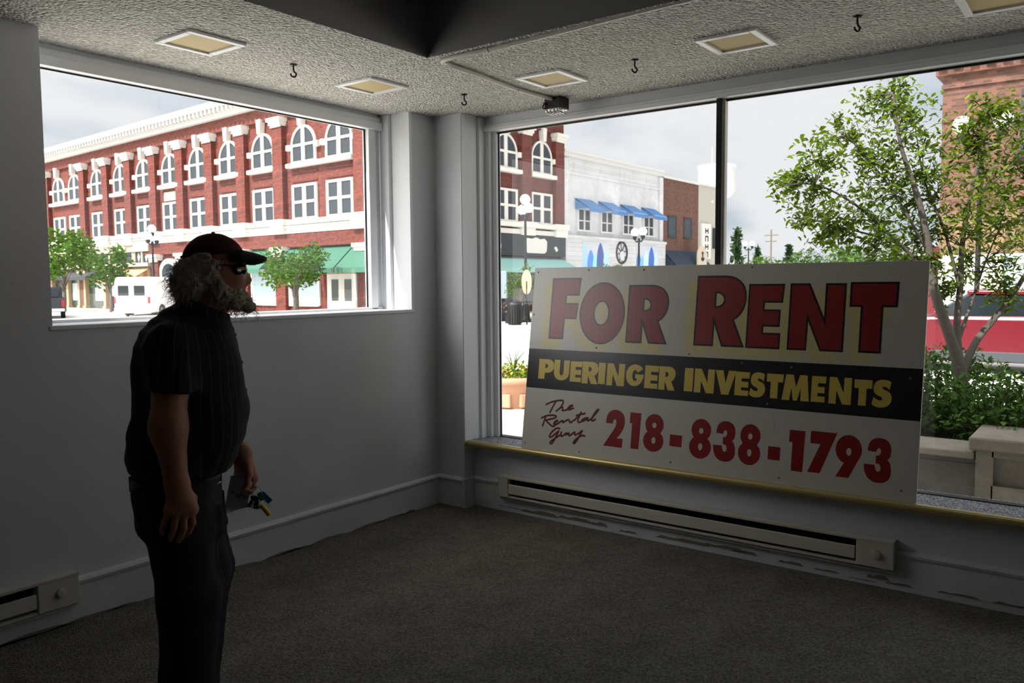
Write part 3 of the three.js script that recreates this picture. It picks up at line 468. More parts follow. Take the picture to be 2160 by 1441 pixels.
// ---------- white building with blue awnings ----------
{
  const t = thing('white_building', 'white two storey building with four blue awnings and painted boards below', 'building', [39.5, G, -26]), F = { o: V(0, 0, 0), th: 0 };
  const P = (n, g, m, p = t) => partF(F, n, g, m, p), x0 = 0.02, x1 = 12.45;
  P('wall', bx(x0, x1, 0, h(8.75), -12, 0), M.oldWhite);
  P('parapet', [bx(x0, x1, h(8.7), h(8.95), -12, 0.12), bx(x0, x1, h(8.95), h(9.08), -12, 0.18)], M.cornice);
  P('cornice_band', [bx(x0, x1, h(7.75), h(7.85), 0, 0.08), bx(x0, x1, h(8.2), h(8.26), 0, 0.05)], M.oldWhite);
  P('wall_pier', [bx(x0, 0.55, h(4.1), h(8.6), 0, 0.12), bx(11.95, x1, h(4.1), h(8.6), 0, 0.12)], M.oldWhite);
  P('ledge', [bx(x0, x1, h(4.05), h(4.22), 0, 0.4)], M.oldWhite);
  const board = join(rb(x0, 12.6, 0, 0.262, 0, 0.24, 0.02));
  for (let k = 0; k < 16; k++) shared('board', board, k % 3 ? M.oldWhite : M.steelWhite, t, 0, h(-0.1) + k * 0.262, 0);
  for (const x of [2.27, 4.9, 7.6, 10.4]) {
    const w = P('window', [bx(x - 0.85, x + 0.85, h(4.5), h(4.6), 0, 0.14), bx(x - 0.75, x - 0.62, h(4.6), h(5.75), 0, 0.1), bx(x + 0.62, x + 0.75, h(4.6), h(5.75), 0, 0.1), bx(x - 0.06, x + 0.06, h(4.6), h(5.75), 0, 0.1), bx(x - 0.7, x + 0.7, h(5.1), h(5.17), 0, 0.08)], M.steelWhite);
    P('pane', bx(x - 0.66, x + 0.66, h(4.6), h(5.75), 0, 0.04), M.glassDark, w);
    awning(F, x - 0.92, x + 0.92, h(6.42), h(5.78), 1.0, M.blueAwning, 'awning', t);
  }
  const mural = (w, cols, seed0) => canvasTex(512, 288, (c, W, H) => {
    c.fillStyle = '#bcc3cc'; c.fillRect(0, 0, W, H); c.fillStyle = '#2f5fb0'; c.fillRect(0, H - 22, W, 22);
    cols.forEach(([u, k, wd, ht]) => { c.fillStyle = k; c.beginPath(); wd *= 1.25; c.moveTo(u * W - wd * W, H - 18); c.bezierCurveTo(u * W - wd * W * 1.2, H * (1 - ht * 0.6), u * W - wd * W * 0.5, H * (1 - ht * 0.95), u * W, H * (1 - ht)); c.bezierCurveTo(u * W + wd * W * 0.5, H * (1 - ht * 0.95), u * W + wd * W * 1.2, H * (1 - ht * 0.6), u * W + wd * W, H - 18); c.fill(); });
  });
  const board1 = mural(3, [[0.08, '#9cc4ee', 0.09, 0.95], [0.3, '#4a86d4', 0.1, 0.72], [0.5, '#8fe0d8', 0.1, 0.6], [0.66, '#3a4f96', 0.11, 0.98], [0.88, '#a8d0f2', 0.09, 0.7]]);
  const board2 = mural(3, [[0.1, '#4a78cc', 0.08, 0.75], [0.26, '#7ab4ea', 0.08, 0.6], [0.45, '#bfe6e2', 0.1, 0.8], [0.68, '#3f68bc', 0.11, 0.95], [0.9, '#b7d4f2', 0.08, 0.75]]);
  mat('mural1', 0xffffff, 0.8, { map: board1 }); mat('mural2', 0xffffff, 0.8, { map: board2 });
  for (const [x, m] of [[3.3, M.mural1], [9.9, M.mural2]]) { const o = shade(new THREE.Mesh(new THREE.PlaneGeometry(3.1, 1.75).translate(x, h(3.05), 0.262), m)); o.name = 'painted_panel'; t.add(o); P('panel_board', bx(x - 1.55, x + 1.55, h(2.175), h(3.925), 0.2, 0.26), M.steelWhite, o); }
  const e = P('round_emblem', [new THREE.TorusGeometry(0.66, 0.07, 8, 36).translate(6.42, h(3.35), 0.26), ...[0, 1, 2, 3].map((i) => bx(-0.6, 0.6, -0.025, 0.025, 0, 0.03).rotateZ(i * Math.PI / 4 + 0.2).translate(6.42, h(3.35), 0.25))], M.charcoal);
  P('emblem_disc', new THREE.CylinderGeometry(0.3, 0.3, 0.05, 24).rotateX(Math.PI / 2).translate(6.42, h(3.15), 0.28), M.steelWhite, e);
}
{
  const t = thing('brown_building', 'plain brown brick building with two small windows and navy awning', 'building', [52.1, G, -26]), F = { o: V(0, 0, 0), th: 0 }, P = (n, g, m, p = t) => partF(F, n, g, m, p);
  P('wall', bx(0, 5.85, 0, h(8.65), -12, 0), M.brownBrick); P('coping', bx(-0.05, 5.85, h(8.65), h(8.8), -12, 0.1), M.cornice);
  for (const x of [1.45, 4.0]) { const w = P('window', [bx(x - 0.68, x + 0.68, h(4.6), h(4.72), 0, 0.12), bx(x - 0.68, x - 0.56, h(4.72), h(6.05), 0, 0.05), bx(x + 0.56, x + 0.68, h(4.72), h(6.05), 0, 0.05), bx(x - 0.68, x + 0.68, h(6.0), h(6.1), 0, 0.06)], M.charcoal); P('pane', bx(x - 0.56, x + 0.56, h(4.72), h(6.0), 0, 0.03), M.glassDark, w); }
  awning(F, 0.1, 6.1, h(3.7), h(2.6), 1.0, M.navy, 'awning', t); P('shop_front', bx(0.1, 5.8, 0, h(3.0), 0, 0.05), M.shopDark);
  const s = P('arch_sign', ext(archShape(0.78, h(2.3), h(3.3), 0.78, 0.75), 0.1).translate(4.1, 0, 1.05), M.beige);
  P('anchor_emblem', [bx(4.05, 4.15, h(3.05), h(3.65), 1.15, 1.19), new THREE.TorusGeometry(0.2, 0.05, 6, 20, Math.PI).rotateZ(Math.PI).translate(4.1, h(3.2), 1.17), bx(3.92, 4.28, h(3.5), h(3.57), 1.15, 1.19)], M.navy, s);
}
{
  const t = thing('grey_building', 'grey stucco building with a tall white vertical sign', 'building', [58, G, -26]), F = { o: V(0, 0, 0), th: 0 }, P = (n, g, m, p = t) => partF(F, n, g, m, p);
  P('wall', bx(0, 4.6, 0, h(8.7), -12, 0), M.greyStucco); P('coping', bx(0, 4.65, h(8.7), h(8.85), -12, 0.1), M.cornice);
  P('wall_lamp', [rb(2.6, 2.9, h(4.0), h(5.6), 0, 0.25, 0.05)], M.charcoal); P('vent', cyl(0.12, 0.12, 0.1).rotateX(Math.PI / 2).translate(2.4, h(7.6), 0), M.white);
  const s = P('vertical_sign', rb(0.35, 1.95, h(3.2), h(5.85), 0, 0.18, 0.02), M.white), q = [];
  for (let k = 0; k < 4; k++) { const y = h(5.3) - k * 0.6; q.push(bx(0.85, 0.97, y - 0.2, y + 0.2, 0.18, 0.2), bx(1.3, 1.42, y - 0.2, y + 0.2, 0.18, 0.2), bx(0.9, 1.4, y - 0.05 + (k % 2) * 0.18, y + 0.06 + (k % 2) * 0.18, 0.18, 0.2)); }
  P('sign_lettering', q, M.charcoal, s);
}
{ // brick building on the right, square to our shop front
  const t = thing('rust_brick_building', 'rust brick building with corbelled cornice behind the big tree', 'building', [24, G, -4.04]), F = { o: V(0, 0, 0), th: -Math.PI / 2 }, P = (n, g, m, p = t) => partF(F, n, g, m, p);
  P('wall', [bx(0, 22, h(3.3), h(7.6), -16, 0), bx(-0.02, 22, h(6.45), h(6.55), 0, 0.06), bx(0, 22, h(5.6), h(5.68), 0, 0.05)], M.rustBrick);
  P('lower_wall', bx(0, 22, 0, h(3.3), -16, 0), M.tanBrick);
  const c = [bx(-0.15, 22, h(6.78), h(6.92), -16, 0.16), bx(-0.3, 22, h(7.18), h(7.6), -16, 0.36)]; for (let x = -0.1; x < 21; x += 0.36) c.push(bx(x, x + 0.2, h(6.92), h(7.2), 0, 0.27)); P('cornice', c, M.brownBrick);
  for (const x of [1.75, 5.2, 8.6]) { const w = P('window', [bx(x - 0.1, x + 2.0, h(4.55), h(4.65), 0, 0.14), bx(x, x + 0.1, h(4.65), h(6.1), 0, 0.06), bx(x + 1.8, x + 1.9, h(4.65), h(6.1), 0, 0.06), bx(x, x + 1.9, h(6.05), h(6.2), 0, 0.1)], M.charcoal); P('pane', bx(x + 0.1, x + 1.8, h(4.65), h(6.05), 0, 0.03), M.glassDark, w); }
  P('corner_post', bx(-0.25, 0.02, 0, h(2.4), -0.3, 0.12), M.carRed);
  P('shop_front', [bx(0.02, 1.5, h(0.2), h(2.2), 0, 0.08), bx(4, 22, h(0.2), h(2.2), 0, 0.08)], M.white);
  P('shop_window', bx(1.5, 4, h(0.5), h(2.2), 0, 0.05), M.glassBlue);
}

// ---------- planter by the pavement: wall, post, shrubs and the many-stemmed tree ----------
{
  const t = thing('stone_planter', 'grey stone planter wall with cast stone cap outside the right window', 'planter', [6.8, -0.07, -2]);
  put('wall', [bx(-0.14, 0.2, 0, 0.37, -2.2, 1.2), bx(-0.14, 2.3, 0, 0.37, -2.2, -2.0), bx(2.1, 2.3, 0, 0.37, -2.2, 6.2), bx(-0.14, 0.2, 0, 0.37, 1.2, 6.2)], M.greyStone, t);
  for (const [a, b] of [[-2.25, -0.7], [-0.69, 0.35], [0.36, 1.16]]) put('cap_stone', rb(-0.2, 0.26, 0.375, 0.43, a, b, 0.012), M.castStone, t);
  put('cap_stone', rb(-0.2, 0.26, 0.375, 0.43, 1.85, 6.2, 0.012), M.castStone, t); put('cap_stone', rb(2.04, 2.36, 0.375, 0.43, -2.25, 6.2, 0.012), M.castStone, t);
  put('groove', bx(-0.146, -0.13, 0.318, 0.332, -2.2, 1.2), M.greyStone, t);
  put('soil', bx(0.2, 2.1, 0.1, 0.36, -2.0, 6.2), M.soil, t);
  const p = thing('planter_post', 'cast stone corner post with recessed panel and thick cap beside the planter', 'post', [6.8, -0.07, -0.45]);
  put('shaft', [bx(-0.2, 0.32, 0, 0.46, -0.38, -0.27), bx(-0.2, 0.32, 0, 0.46, -0.02, 0.34), bx(-0.2, 0.32, 0, 0.2, -0.28, 0), bx(-0.2, 0.32, 0.405, 0.46, -0.28, 0), bx(-0.15, 0.32, 0.18, 0.42, -0.28, 0)], M.castStone, p);
  put('cap', rb(-0.27, 0.36, 0.455, 0.55, -0.42, 0.4, 0.018), M.castStone, p);
  for (const [x, z, r, hgt, n, lab] of [[7.7, -1.7, 0.62, 0.52, 3000, 'low dark shrub left of the tree trunk behind the planter wall'], [7.55, -0.75, 0.55, 0.5, 2600, 'dense dark shrub right of the tree trunk behind the stone post'], [8.3, -0.2, 0.6, 0.64, 2400, 'taller lighter shrub at the right picture edge behind the post'], [8.5, -1.3, 0.6, 0.6, 2400, 'shrub behind the tree trunk beside the red car']]) {
    const s = thing('shrub', lab, 'shrub', [x, 0.3, z], 0, 'shrubs in the stone planter'), pts = [], st = [];
    for (let i = 0; i < n; i++) pts.push(inBall(V(0, hgt * 0.4, 0), V(r, hgt * 0.72, r)));
    for (let i = 0; i < 14; i++) { const a = rr(0, 6.28), q = rr(0.15, 0.8) * r; st.push(taper([[0.02, -0.06, 0], [Math.cos(a) * q * 0.5, hgt * 0.4, Math.sin(a) * q * 0.5], [Math.cos(a) * q, hgt * 0.85, Math.sin(a) * q]], 0.008, 0.002, 5)); }
    put('stems', st, M.bark, s); foliage('foliage', pts, 0.068, lab.includes('lighter') ? M.leaf : M.leafDark, s, 0.4, 0.9);
  }
  const o = V(7.86, 0.3, -1.1), tr = thing('multi_stem_tree', 'leafy multi stemmed young tree growing from the stone planter', 'tree', o.toArray());
  const rel = (a) => a.map((q) => V(...q).sub(o));
  const stems = [[[7.86, 0.2, -1.1], [7.86, 0.58, -1.1], [7.82, 0.86, -1.13], [7.73, 1.19, -1.22], [7.65, 1.47, -1.3], [7.61, 1.79, -1.34], [7.54, 2.22, -1.42], [7.44, 2.72, -1.56], [7.39, 3.11, -1.61]],
    [[7.86, 0.8, -1.12], [7.85, 1.14, -1.16], [7.89, 1.55, -1.15], [7.91, 1.87, -1.15], [7.96, 2.27, -1.11], [8.04, 2.67, -1.05], [8.08, 2.98, -1.01]],
    [[7.87, 0.8, -1.11], [7.99, 1.06, -1.03], [8.14, 1.26, -0.91], [8.31, 1.54, -0.76], [8.47, 1.87, -0.64], [8.56, 2.36, -0.63]],
    [[7.65, 1.45, -1.3], [7.65, 1.75, -1.46], [7.51, 1.95, -1.62], [7.31, 2.23, -1.88], [7.09, 2.39, -2.14], [6.9, 2.38, -2.35]],
    [[7.89, 1.5, -1.15], [7.87, 2.03, -1.29], [7.82, 2.44, -1.44], [7.81, 2.89, -1.52]], [[7.96, 2.24, -1.11], [8.0, 2.41, -0.93], [7.98, 2.59, -0.76]], [[7.55, 1.9, -1.58], [7.41, 1.99, -1.83], [7.19, 2.07, -2.08]],
    [[7.87, 1.1, -1.14], [8.01, 1.38, -1.08], [8.15, 1.71, -1.01], [8.31, 2.04, -0.92]], [[7.6, 1.79, -1.34], [7.55, 2.35, -1.64], [7.33, 2.74, -1.9], [7.21, 2.82, -1.98]], [[7.75, 1.12, -1.2], [7.84, 1.38, -1.27], [7.84, 1.55, -1.33]]];
  const rad = [[0.062, 0.008], [0.036, 0.006], [0.035, 0.006], [0.02, 0.004], [0.017, 0.004], [0.013, 0.004], [0.012, 0.003], [0.018, 0.004], [0.015, 0.003], [0.012, 0.004]];
  stems.forEach((s, i) => put(i ? 'branch' : 'trunk', taper(rel(s), rad[i][0], rad[i][1], 9), M.bark, tr));
  const cl = [[7.25, 2.37, -2.3, .24], [7.26, 2.42, -2.45, .16], [7.03, 2.61, -2.12, .24], [7.56, 2.84, -2.1, .2], [7.52, 3.02, -1.84, .24], [7.78, 3.2, -1.69, .2], [7.55, 2.92, -1.46, .26], [7.63, 2.5, -1.97, .34], [7.29, 2.59, -1.59, .32], [7.82, 2.29, -1.7, .34], [7.79, 2.55, -1.44, .32], [7.03, 2.06, -2.05, .24], [7.46, 2.23, -2.33, .2], [7.36, 2.09, -1.78, .32], [7.85, 2, -1.62, .3], [7.3, 1.9, -2.01, .18], [7.33, 1.81, -1.62, .22], [8.12, 2.22, -1.45, .32], [8.24, 2.66, -1.18, .3], [8.03, 2.74, -.96, .28], [8.49, 2.45, -.82, .32], [7.69, 2.24, -1.02, .3], [7.92, 1.95, -1.19, .28], [8.35, 2.04, -.96, .3], [8.08, 1.7, -.78, .26], [8.22, 1.67, -1.08, .22], [7.63, 1.7, -1.21, .2], [8.23, 1.46, -.87, .18], [8.25, 3.03, -1.05, .18], [8.03, 2.95, -.83, .22], [8.06, 2.85, -1.27, .2], [8.32, 2.1, -.68, .32], [8.38, 2.75, -.67, .32], [7.8, 1.79, -1.49, .2], [7.81, 1.47, -1.26, .1]];
  const nodes = []; stems.forEach((s) => { const c = new THREE.CatmullRomCurve3(rel(s)); for (let k = 2; k <= 10; k++) nodes.push(c.getPoint(k / 10)); });
  const pts = [], twigs = [], single = [];
  for (const [x, y, z, r] of cl) {
    const c = V(x, y, z).sub(o), near = nodes.reduce((a, b) => (a.distanceTo(c) < b.distanceTo(c) ? a : b));
    for (let k = 0; k < 5; k++) {                   // leafy twigs fanning out through each clump
      const e = inBall(c, r * 1.05), m = near.clone().lerp(e, 0.5).add(V(rr(-.05, .05), rr(0, .07), rr(-.05, .05)));
      twigs.push(taper([near, m, e], 0.006, 0.0015, 5));
      const q = new THREE.CatmullRomCurve3([near, m, e]); for (let i = 0; i < 26; i++) pts.push(inBall(q.getPoint(rr(0.35, 1)), 0.06));
    }
    const n = Math.round(2100 * r * r); for (let k = 0; k < n; k++) pts.push(inBall(c, r));
  }
  stuff(put('twigs', twigs, M.bark, tr));
  for (const p of pts) if (single.length < 160 && (p.x + o.x < 7.35 || p.y + o.y > 2.95) && rnd() < 0.5) single.push(p);
  const leaf = join(leafGeo);
  for (const p of single) { const l = shared('leaf', leaf, M.leaf, tr, p.x, p.y, p.z); l.rotation.set(rr(-1, 1), rr(0, 6.28), rr(-1, 1)); l.scale.setScalar(rr(0.05, 0.072)); }
  foliage('foliage', pts.filter((p) => !single.includes(p)), 0.064, M.leaf, tr, 0.5, 0.8);
}
// ---------- things on the pavement and in the square ----------
{
  const t = thing('flower_planter', 'round tan planter pot with green and yellow flowers seen left of the sign', 'planter', [8.9, -0.07, -6.66]);
  put('pot', lathe([[0, 0], [0.46, 0], [0.5, 0.32], [0.56, 0.33], [0.56, 0.41], [0.5, 0.41], [0.48, 0.37], [0, 0.37]], 28), M.terracotta, t);
  for (let k = 0; k < 8; k++) shared('foot_panel', join(rb(-0.13, 0.13, 0.02, 0.2, 0.42, 0.5, 0.02)), M.terracotta, t, 0, 0, 0, k * Math.PI / 4 + 0.3);
  foliage('foliage', Array.from({ length: 320 }, () => inBall(V(0, 0.43, 0), V(0.44, 0.1, 0.44))), 0.08, M.leaf, t, 0.3, 0.9);
  mat('petal', 0xe9d34a, 0.8); foliage('flowers', Array.from({ length: 90 }, () => inBall(V(0, 0.5, 0), V(0.42, 0.06, 0.42))), 0.05, M.petal, t, 0.2, 1);
  put('spike_grass', Array.from({ length: 9 }, (_, i) => taper([[0, 0.38, 0], [Math.cos(i) * 0.06, 0.6, Math.sin(i) * 0.06], [Math.cos(i) * 0.17, 0.8 - (i % 3) * 0.07, Math.sin(i) * 0.17]], 0.012, 0.002, 5)), M.leafDark, t);
}
function lampPost(x, z, y0, top, arms, label, ry = 0) {
  const t = thing('street_lamp', label, 'street lamp', [x, y0, z], ry, 'globe street lamps'), H = top - y0 - 0.75, s = 0.44;
  put('base', lathe([[0, 0], [0.24, 0], [0.24, 0.12], [0.19, 0.16], [0.17, 0.5], [0.13, 0.62], [0.15, 0.7], [0.1, 0.85], [0.07, 1], [0, 1]], 16), M.darkIron, t);
  put('pole', cyl(0.065, 0.05, H - 0.1).translate(0, 0.1, 0), M.darkIron, t);
  const spots = arms === 3 ? [[-s, 0.12], [s, 0.12], [0, 0.52]] : [[-s, 0.2], [s, 0.2]];
  put('crossarm', [tube([[-s, H + 0.0, 0], [-s * 0.6, H - 0.14, 0], [0, H - 0.05, 0], [s * 0.6, H - 0.14, 0], [s, H, 0]], 0.035, 8, 24), cyl(0.08, 0.05, 0.2).translate(0, H - 0.15, 0)], M.darkIron, t);
  for (const [a, b] of spots) { put('globe_cup', lathe([[0, -0.2], [0.07, -0.2], [0.13, -0.05], [0.1, 0.0], [0, 0]], 12).translate(a, H + b - 0.02, 0), M.darkIron, t); put('globe', new THREE.SphereGeometry(0.22, 20, 14).translate(a, H + b + 0.18, 0), M.globe, t); }
}
lampPost(28.45, -20.6, G, 5.1, 3, 'dark street lamp with three white globes in front of the black shop fascia', 0.9);
lampPost(39.5, -21.1, G, 4.55, 2, 'street lamp with two globes in front of the painted blue boards', 1.0);
lampPost(23.9, -42, G, 4.6, 3, 'street lamp with white globes behind the white van', 0.55);
lampPost(68.4, -26.07, G, 5.0, 2, 'far street lamp beside the dark evergreen', 1.1);
lampPost(22.3, -2.9, G, 5.6, 2, 'street lamp partly hidden by the leaves of the near tree', 1.35);
function tree(x, z, y, H, r, n, leaf, label, tr = 0.09, m = M.leafFar) {
  const t = thing('street_tree', label, 'tree', [x, y, z]), pts = [], br = [taper([[0, 0, 0], [0.05, H * 0.3, 0.02], [0, H * 0.6, 0.05]], tr, tr * 0.5, 8)];
  for (let k = 0; k < 9; k++) {
    const a = k * 2.4, e = V(Math.cos(a) * r * rr(0.45, 0.8), H * rr(0.5, 0.93), Math.sin(a) * r * rr(0.45, 0.8));
    br.push(taper([[0, H * rr(0.25, 0.45), 0], [e.x * 0.5, e.y * 0.85, e.z * 0.5], e.toArray()], tr * 0.4, 0.01, 6));
    for (let i = 0; i < n / 9; i++) pts.push(inBall(e, V(r * 0.48, r * 0.42, r * 0.48)));
  }
  put('trunk', br, M.bark, t); foliage('foliage', pts, leaf, m, t, 0.4, 0.9);
}
tree(23.6, -51.6, G, 5.1, 1.75, 1700, 0.3, 'bushy street tree at the left edge of the left window');
tree(24.4, -47.7, G, 3.9, 1.2, 1100, 0.24, 'small street tree left of the white van');
tree(23.1, -29.2, G, 3.35, 1.35, 2400, 0.18, 'street tree in front of the green awnings near the white door', 0.16);
tree(27.5, -20.2, G, 2.5, 0.55, 420, 0.14, 'slim young tree behind the three globe street lamp', 0.05);
tree(35.1, -20.2, G, 2.75, 0.6, 420, 0.14, 'little green tree below the round emblem', 0.05);
{
  const t = thing('litter_bin', 'dark round litter bin beside the street lamp base', 'bin', [26.5, G, -19.75]);
  put('drum', lathe([[0, 0], [0.26, 0], [0.3, 0.8], [0.31, 0.84], [0, 0.84]], 20), M.darkIron, t);
  put('slats', Array.from({ length: 18 }, (_, i) => bx(-0.03, 0.03, 0.06, 0.78, 0.27, 0.305).rotateY(i * Math.PI / 9)), M.black, t);
  put('lid', lathe([[0.31, 0.84], [0.3, 0.9], [0.16, 1.0], [0.15, 0.96], [0, 0.96]], 20), M.darkIron, t);
  const b = thing('low_wall', 'dark low wall at the foot of the corner shop', 'wall', [29.3, G, -22.2]);
  put('wall', rb(-1.6, 1.2, 0, 0.62, -0.2, 0.2, 0.04), M.charcoal, b); put('coping', rb(-1.7, 1.3, 0.62, 0.7, -0.26, 0.26, 0.03), M.greyStucco, b);
  const c = thing('street_bench', 'brown street bench in front of the corner shop', 'bench', [28.0, G, -21.2], 0.6);
  for (let k = 0; k < 4; k++) put('slat', rb(-0.9, 0.9, 0.45 + (k > 1 ? (k - 1) * 0.17 : 0), 0.5 + (k > 1 ? (k - 1) * 0.17 : 0), -0.1 + (k < 2 ? k * 0.2 : -0.06), 0.08 + (k < 2 ? k * 0.2 : -0.2), 0.01), M.brownBrick, c);
  for (const s of [-0.75, 0.75]) put('leg', [bx(s - 0.03, s + 0.03, 0, 0.46, -0.1, 0.3), bx(s - 0.03, s + 0.03, 0.4, 0.9, -0.24, -0.17)], M.darkIron, c);
  const d = thing('utility_cabinet', 'grey blue utility cabinet seen through the narrow gap left of the sign', 'cabinet', [28.8, G, -22.1], 0.6);
  mat('cabinetGrey', 0x7f8f98, 0.5); put('body', rb(-0.5, 0.3, 1.0, 2.2, -0.2, 0.2, 0.03), M.cabinetGrey, d); put('post', bx(-0.2, 0, 0, 1.0, -0.1, 0.1), M.darkIron, d); put('door_seam', bx(-0.11, -0.09, 1.05, 2.15, 0.2, 0.205), M.charcoal, d);
  const e = thing('oval_street_sign', 'cream oval sign mounted on the lamp pole', 'sign', [27.0, 0, -19.5], 0.9 - Math.PI / 2 - 0.55);
  put('sign_plate', new THREE.CylinderGeometry(0.5, 0.5, 0.03, 28).rotateX(Math.PI / 2).scale(0.42, 1, 1).translate(0, 1.72, 0), M.tan, e); put('post', cyl(0.03, 0.03, 1.75), M.darkIron, e); e.position.y = G;
}
// pedestrian far off by the shop fronts
{
  const t = thing('person', 'distant pedestrian in pale blue shirt and dark trousers walking past the shop fronts', 'person', [25.5, G + 0.12, -49.3], -0.6);
  mat('skin', 0xb98a72, 0.6); mat('shirtPale', 0xa9b6cc, 0.9); mat('jeans', 0x2c3242, 0.9);
  const body = [taper([[0, 1.38, 0], [0, 1.52, 0]], 0.05, 0.045, 10), new THREE.SphereGeometry(0.1, 16, 12).scale(0.85, 1.15, 1).translate(0, 1.6, 0), taper([[0, 0.9, 0], [0, 1.15, 0], [0, 1.42, 0]], 0.12, 0.14, 12)];
  for (const s of [-1, 1]) body.push(taper([[s * 0.2, 1.38, 0], [s * 0.25, 1.1, 0.03 * s], [s * 0.26, 0.84, 0.1 * s]], 0.045, 0.03, 8), taper([[s * 0.09, 0.9, 0], [s * 0.1, 0.48, 0.06 * s], [s * 0.1, 0.05, -0.08 * s]], 0.08, 0.04, 8));
  put('body', body, M.skin, t);
  put('shirt', [lathe([[0.13, 0.86], [0.17, 0.95], [0.165, 1.1], [0.2, 1.32], [0.17, 1.4], [0.07, 1.44]], 16).scale(1.1, 1, 0.75), ...[-1, 1].map((s) => taper([[s * 0.17, 1.38, 0], [s * 0.24, 1.15, 0]], 0.07, 0.06, 8))], M.shirtPale, t);
  put('trousers', [-1, 1].map((s) => taper([[s * 0.08, 0.93, 0], [s * 0.1, 0.48, 0.06 * s], [s * 0.1, 0.05, -0.08 * s]], 0.12, 0.075, 10)), M.jeans, t);
  put('hair', new THREE.SphereGeometry(0.108, 14, 10, 0, 6.3, 0, 1.5).scale(0.9, 1.1, 1).translate(0, 1.61, -0.01), M.soil, t);
  for (const s of [-1, 1]) put('shoe', rb(s * 0.1 - 0.05, s * 0.1 + 0.05, 0, 0.09, -0.1 - 0.08 * s, 0.17 - 0.08 * s, 0.03), M.black, t);
}
// ---------- vehicles: local x along the car (front at +x), z across ----------
function wheels(t, xs, half, r, hub = M.chrome) {
  const tyre = join(lathe([[r * 0.6, -0.1], [r * 0.92, -0.11], [r, -0.07], [r, 0.07], [r * 0.92, 0.11], [r * 0.6, 0.1]], 24).rotateX(Math.PI / 2)), rim = join([lathe([[0, 0.06], [r * 0.2, 0.07], [r * 0.55, 0.045], [r * 0.62, 0.09], [r * 0.62, 0]], 20).rotateX(Math.PI / 2), ...[0, 1, 2, 3, 4].map((k) => bx(-0.03, 0.03, 0, r * 0.6, 0.05, 0.085).rotateZ(k * 1.2566))]);
  for (const x of xs) for (const s of [-1, 1]) { const w = shared('wheel', tyre, M.tyre, t, x, r, s * half); shared('hub', rim, hub, w, 0, 0, 0, s > 0 ? 0 : Math.PI); }
}
{
  const t = thing('red_car', 'red car with dark lower cladding parked behind the planter tree', 'car', [17.95, G, -1.95], Math.PI / 2), hw = 0.9;   // front towards -z
  const side = new THREE.Shape(); side.moveTo(-2.28, 0.32); side.lineTo(-2.33, 0.75); side.quadraticCurveTo(-2.3, 1.0, -2.1, 1.02); side.lineTo(1.0, 0.98); side.quadraticCurveTo(1.9, 0.93, 2.2, 0.78); side.quadraticCurveTo(2.34, 0.65, 2.32, 0.32);
  side.lineTo(1.82, 0.3); side.absarc(1.42, 0.34, 0.4, 0, Math.PI, false); side.lineTo(-1.0, 0.3); side.absarc(-1.4, 0.34, 0.4, 0, Math.PI, false); side.closePath();
  put('body', ext(side, 2 * hw - 0.12, 0.06).translate(0, 0, -hw + 0.06), M.carRed, t);
  const cab = ext(poly([[-2.12, 1.0], [-1.75, 1.42], [0.35, 1.46], [1.12, 0.98]]), 1.5, 0.05).translate(0, 0, -0.75);
  put('roof', [rb(-1.86, 0.44, 1.39, 1.53, -0.8, 0.8, 0.04), ext(poly([[-2.2, 1.0], [-1.82, 1.47], [-1.7, 1.47], [-2.05, 1.0]]), 1.56).translate(0, 0, -0.78), ext(poly([[-0.35, 1.0], [-0.4, 1.45], [-0.33, 1.45], [-0.27, 1.0]]), 1.58).translate(0, 0, -0.79), ext(poly([[1.14, 0.97], [0.4, 1.47], [0.32, 1.47], [1.02, 0.97]]), 1.57).translate(0, 0, -0.785)], M.carRed, t);
  put('windows', cab, M.carGlass, t);
  put('windscreen', ext(poly([[1.13, 1.0], [0.42, 1.45], [0.41, 1.43], [1.1, 0.99]]), 1.35).translate(0, 0, -0.675), M.glassBlue, t);  // pale glass colour stands in for the glare on it
  put('cladding', [rb(-0.98, 1.0, 0.22, 0.42, -hw - 0.01, hw + 0.01, 0.03), rb(-2.36, -1.8, 0.24, 0.42, -hw + 0.02, hw - 0.02, 0.04), rb(1.84, 2.36, 0.22, 0.42, -hw + 0.02, hw - 0.02, 0.04)], M.cladding, t);
  put('window_trim', [rb(-2.05, 1.05, 0.985, 1.01, -hw - 0.005, -hw + 0.05, 0.006), rb(-2.05, 1.05, 0.985, 1.01, hw - 0.05, hw + 0.005, 0.006)], M.chrome, t);
  for (const s of [-1, 1]) { put('mirror', rb(0.78, 0.95, 1.02, 1.15, s * 0.98 - 0.07, s * 0.98 + 0.07, 0.03), M.carRed, t); put('headlight', rb(2.05, 2.3, 0.66, 0.8, s * 0.68 - 0.16, s * 0.68 + 0.16, 0.04), M.chrome, t); for (const x of [-0.6, 0.5]) put('door_handle', rb(x - 0.09, x + 0.09, 0.86, 0.89, s * (hw + 0.01) - 0.02, s * (hw + 0.01) + 0.02, 0.008), M.carRed, t); }
  wheels(t, [1.42, -1.4], 0.82, 0.34);
}
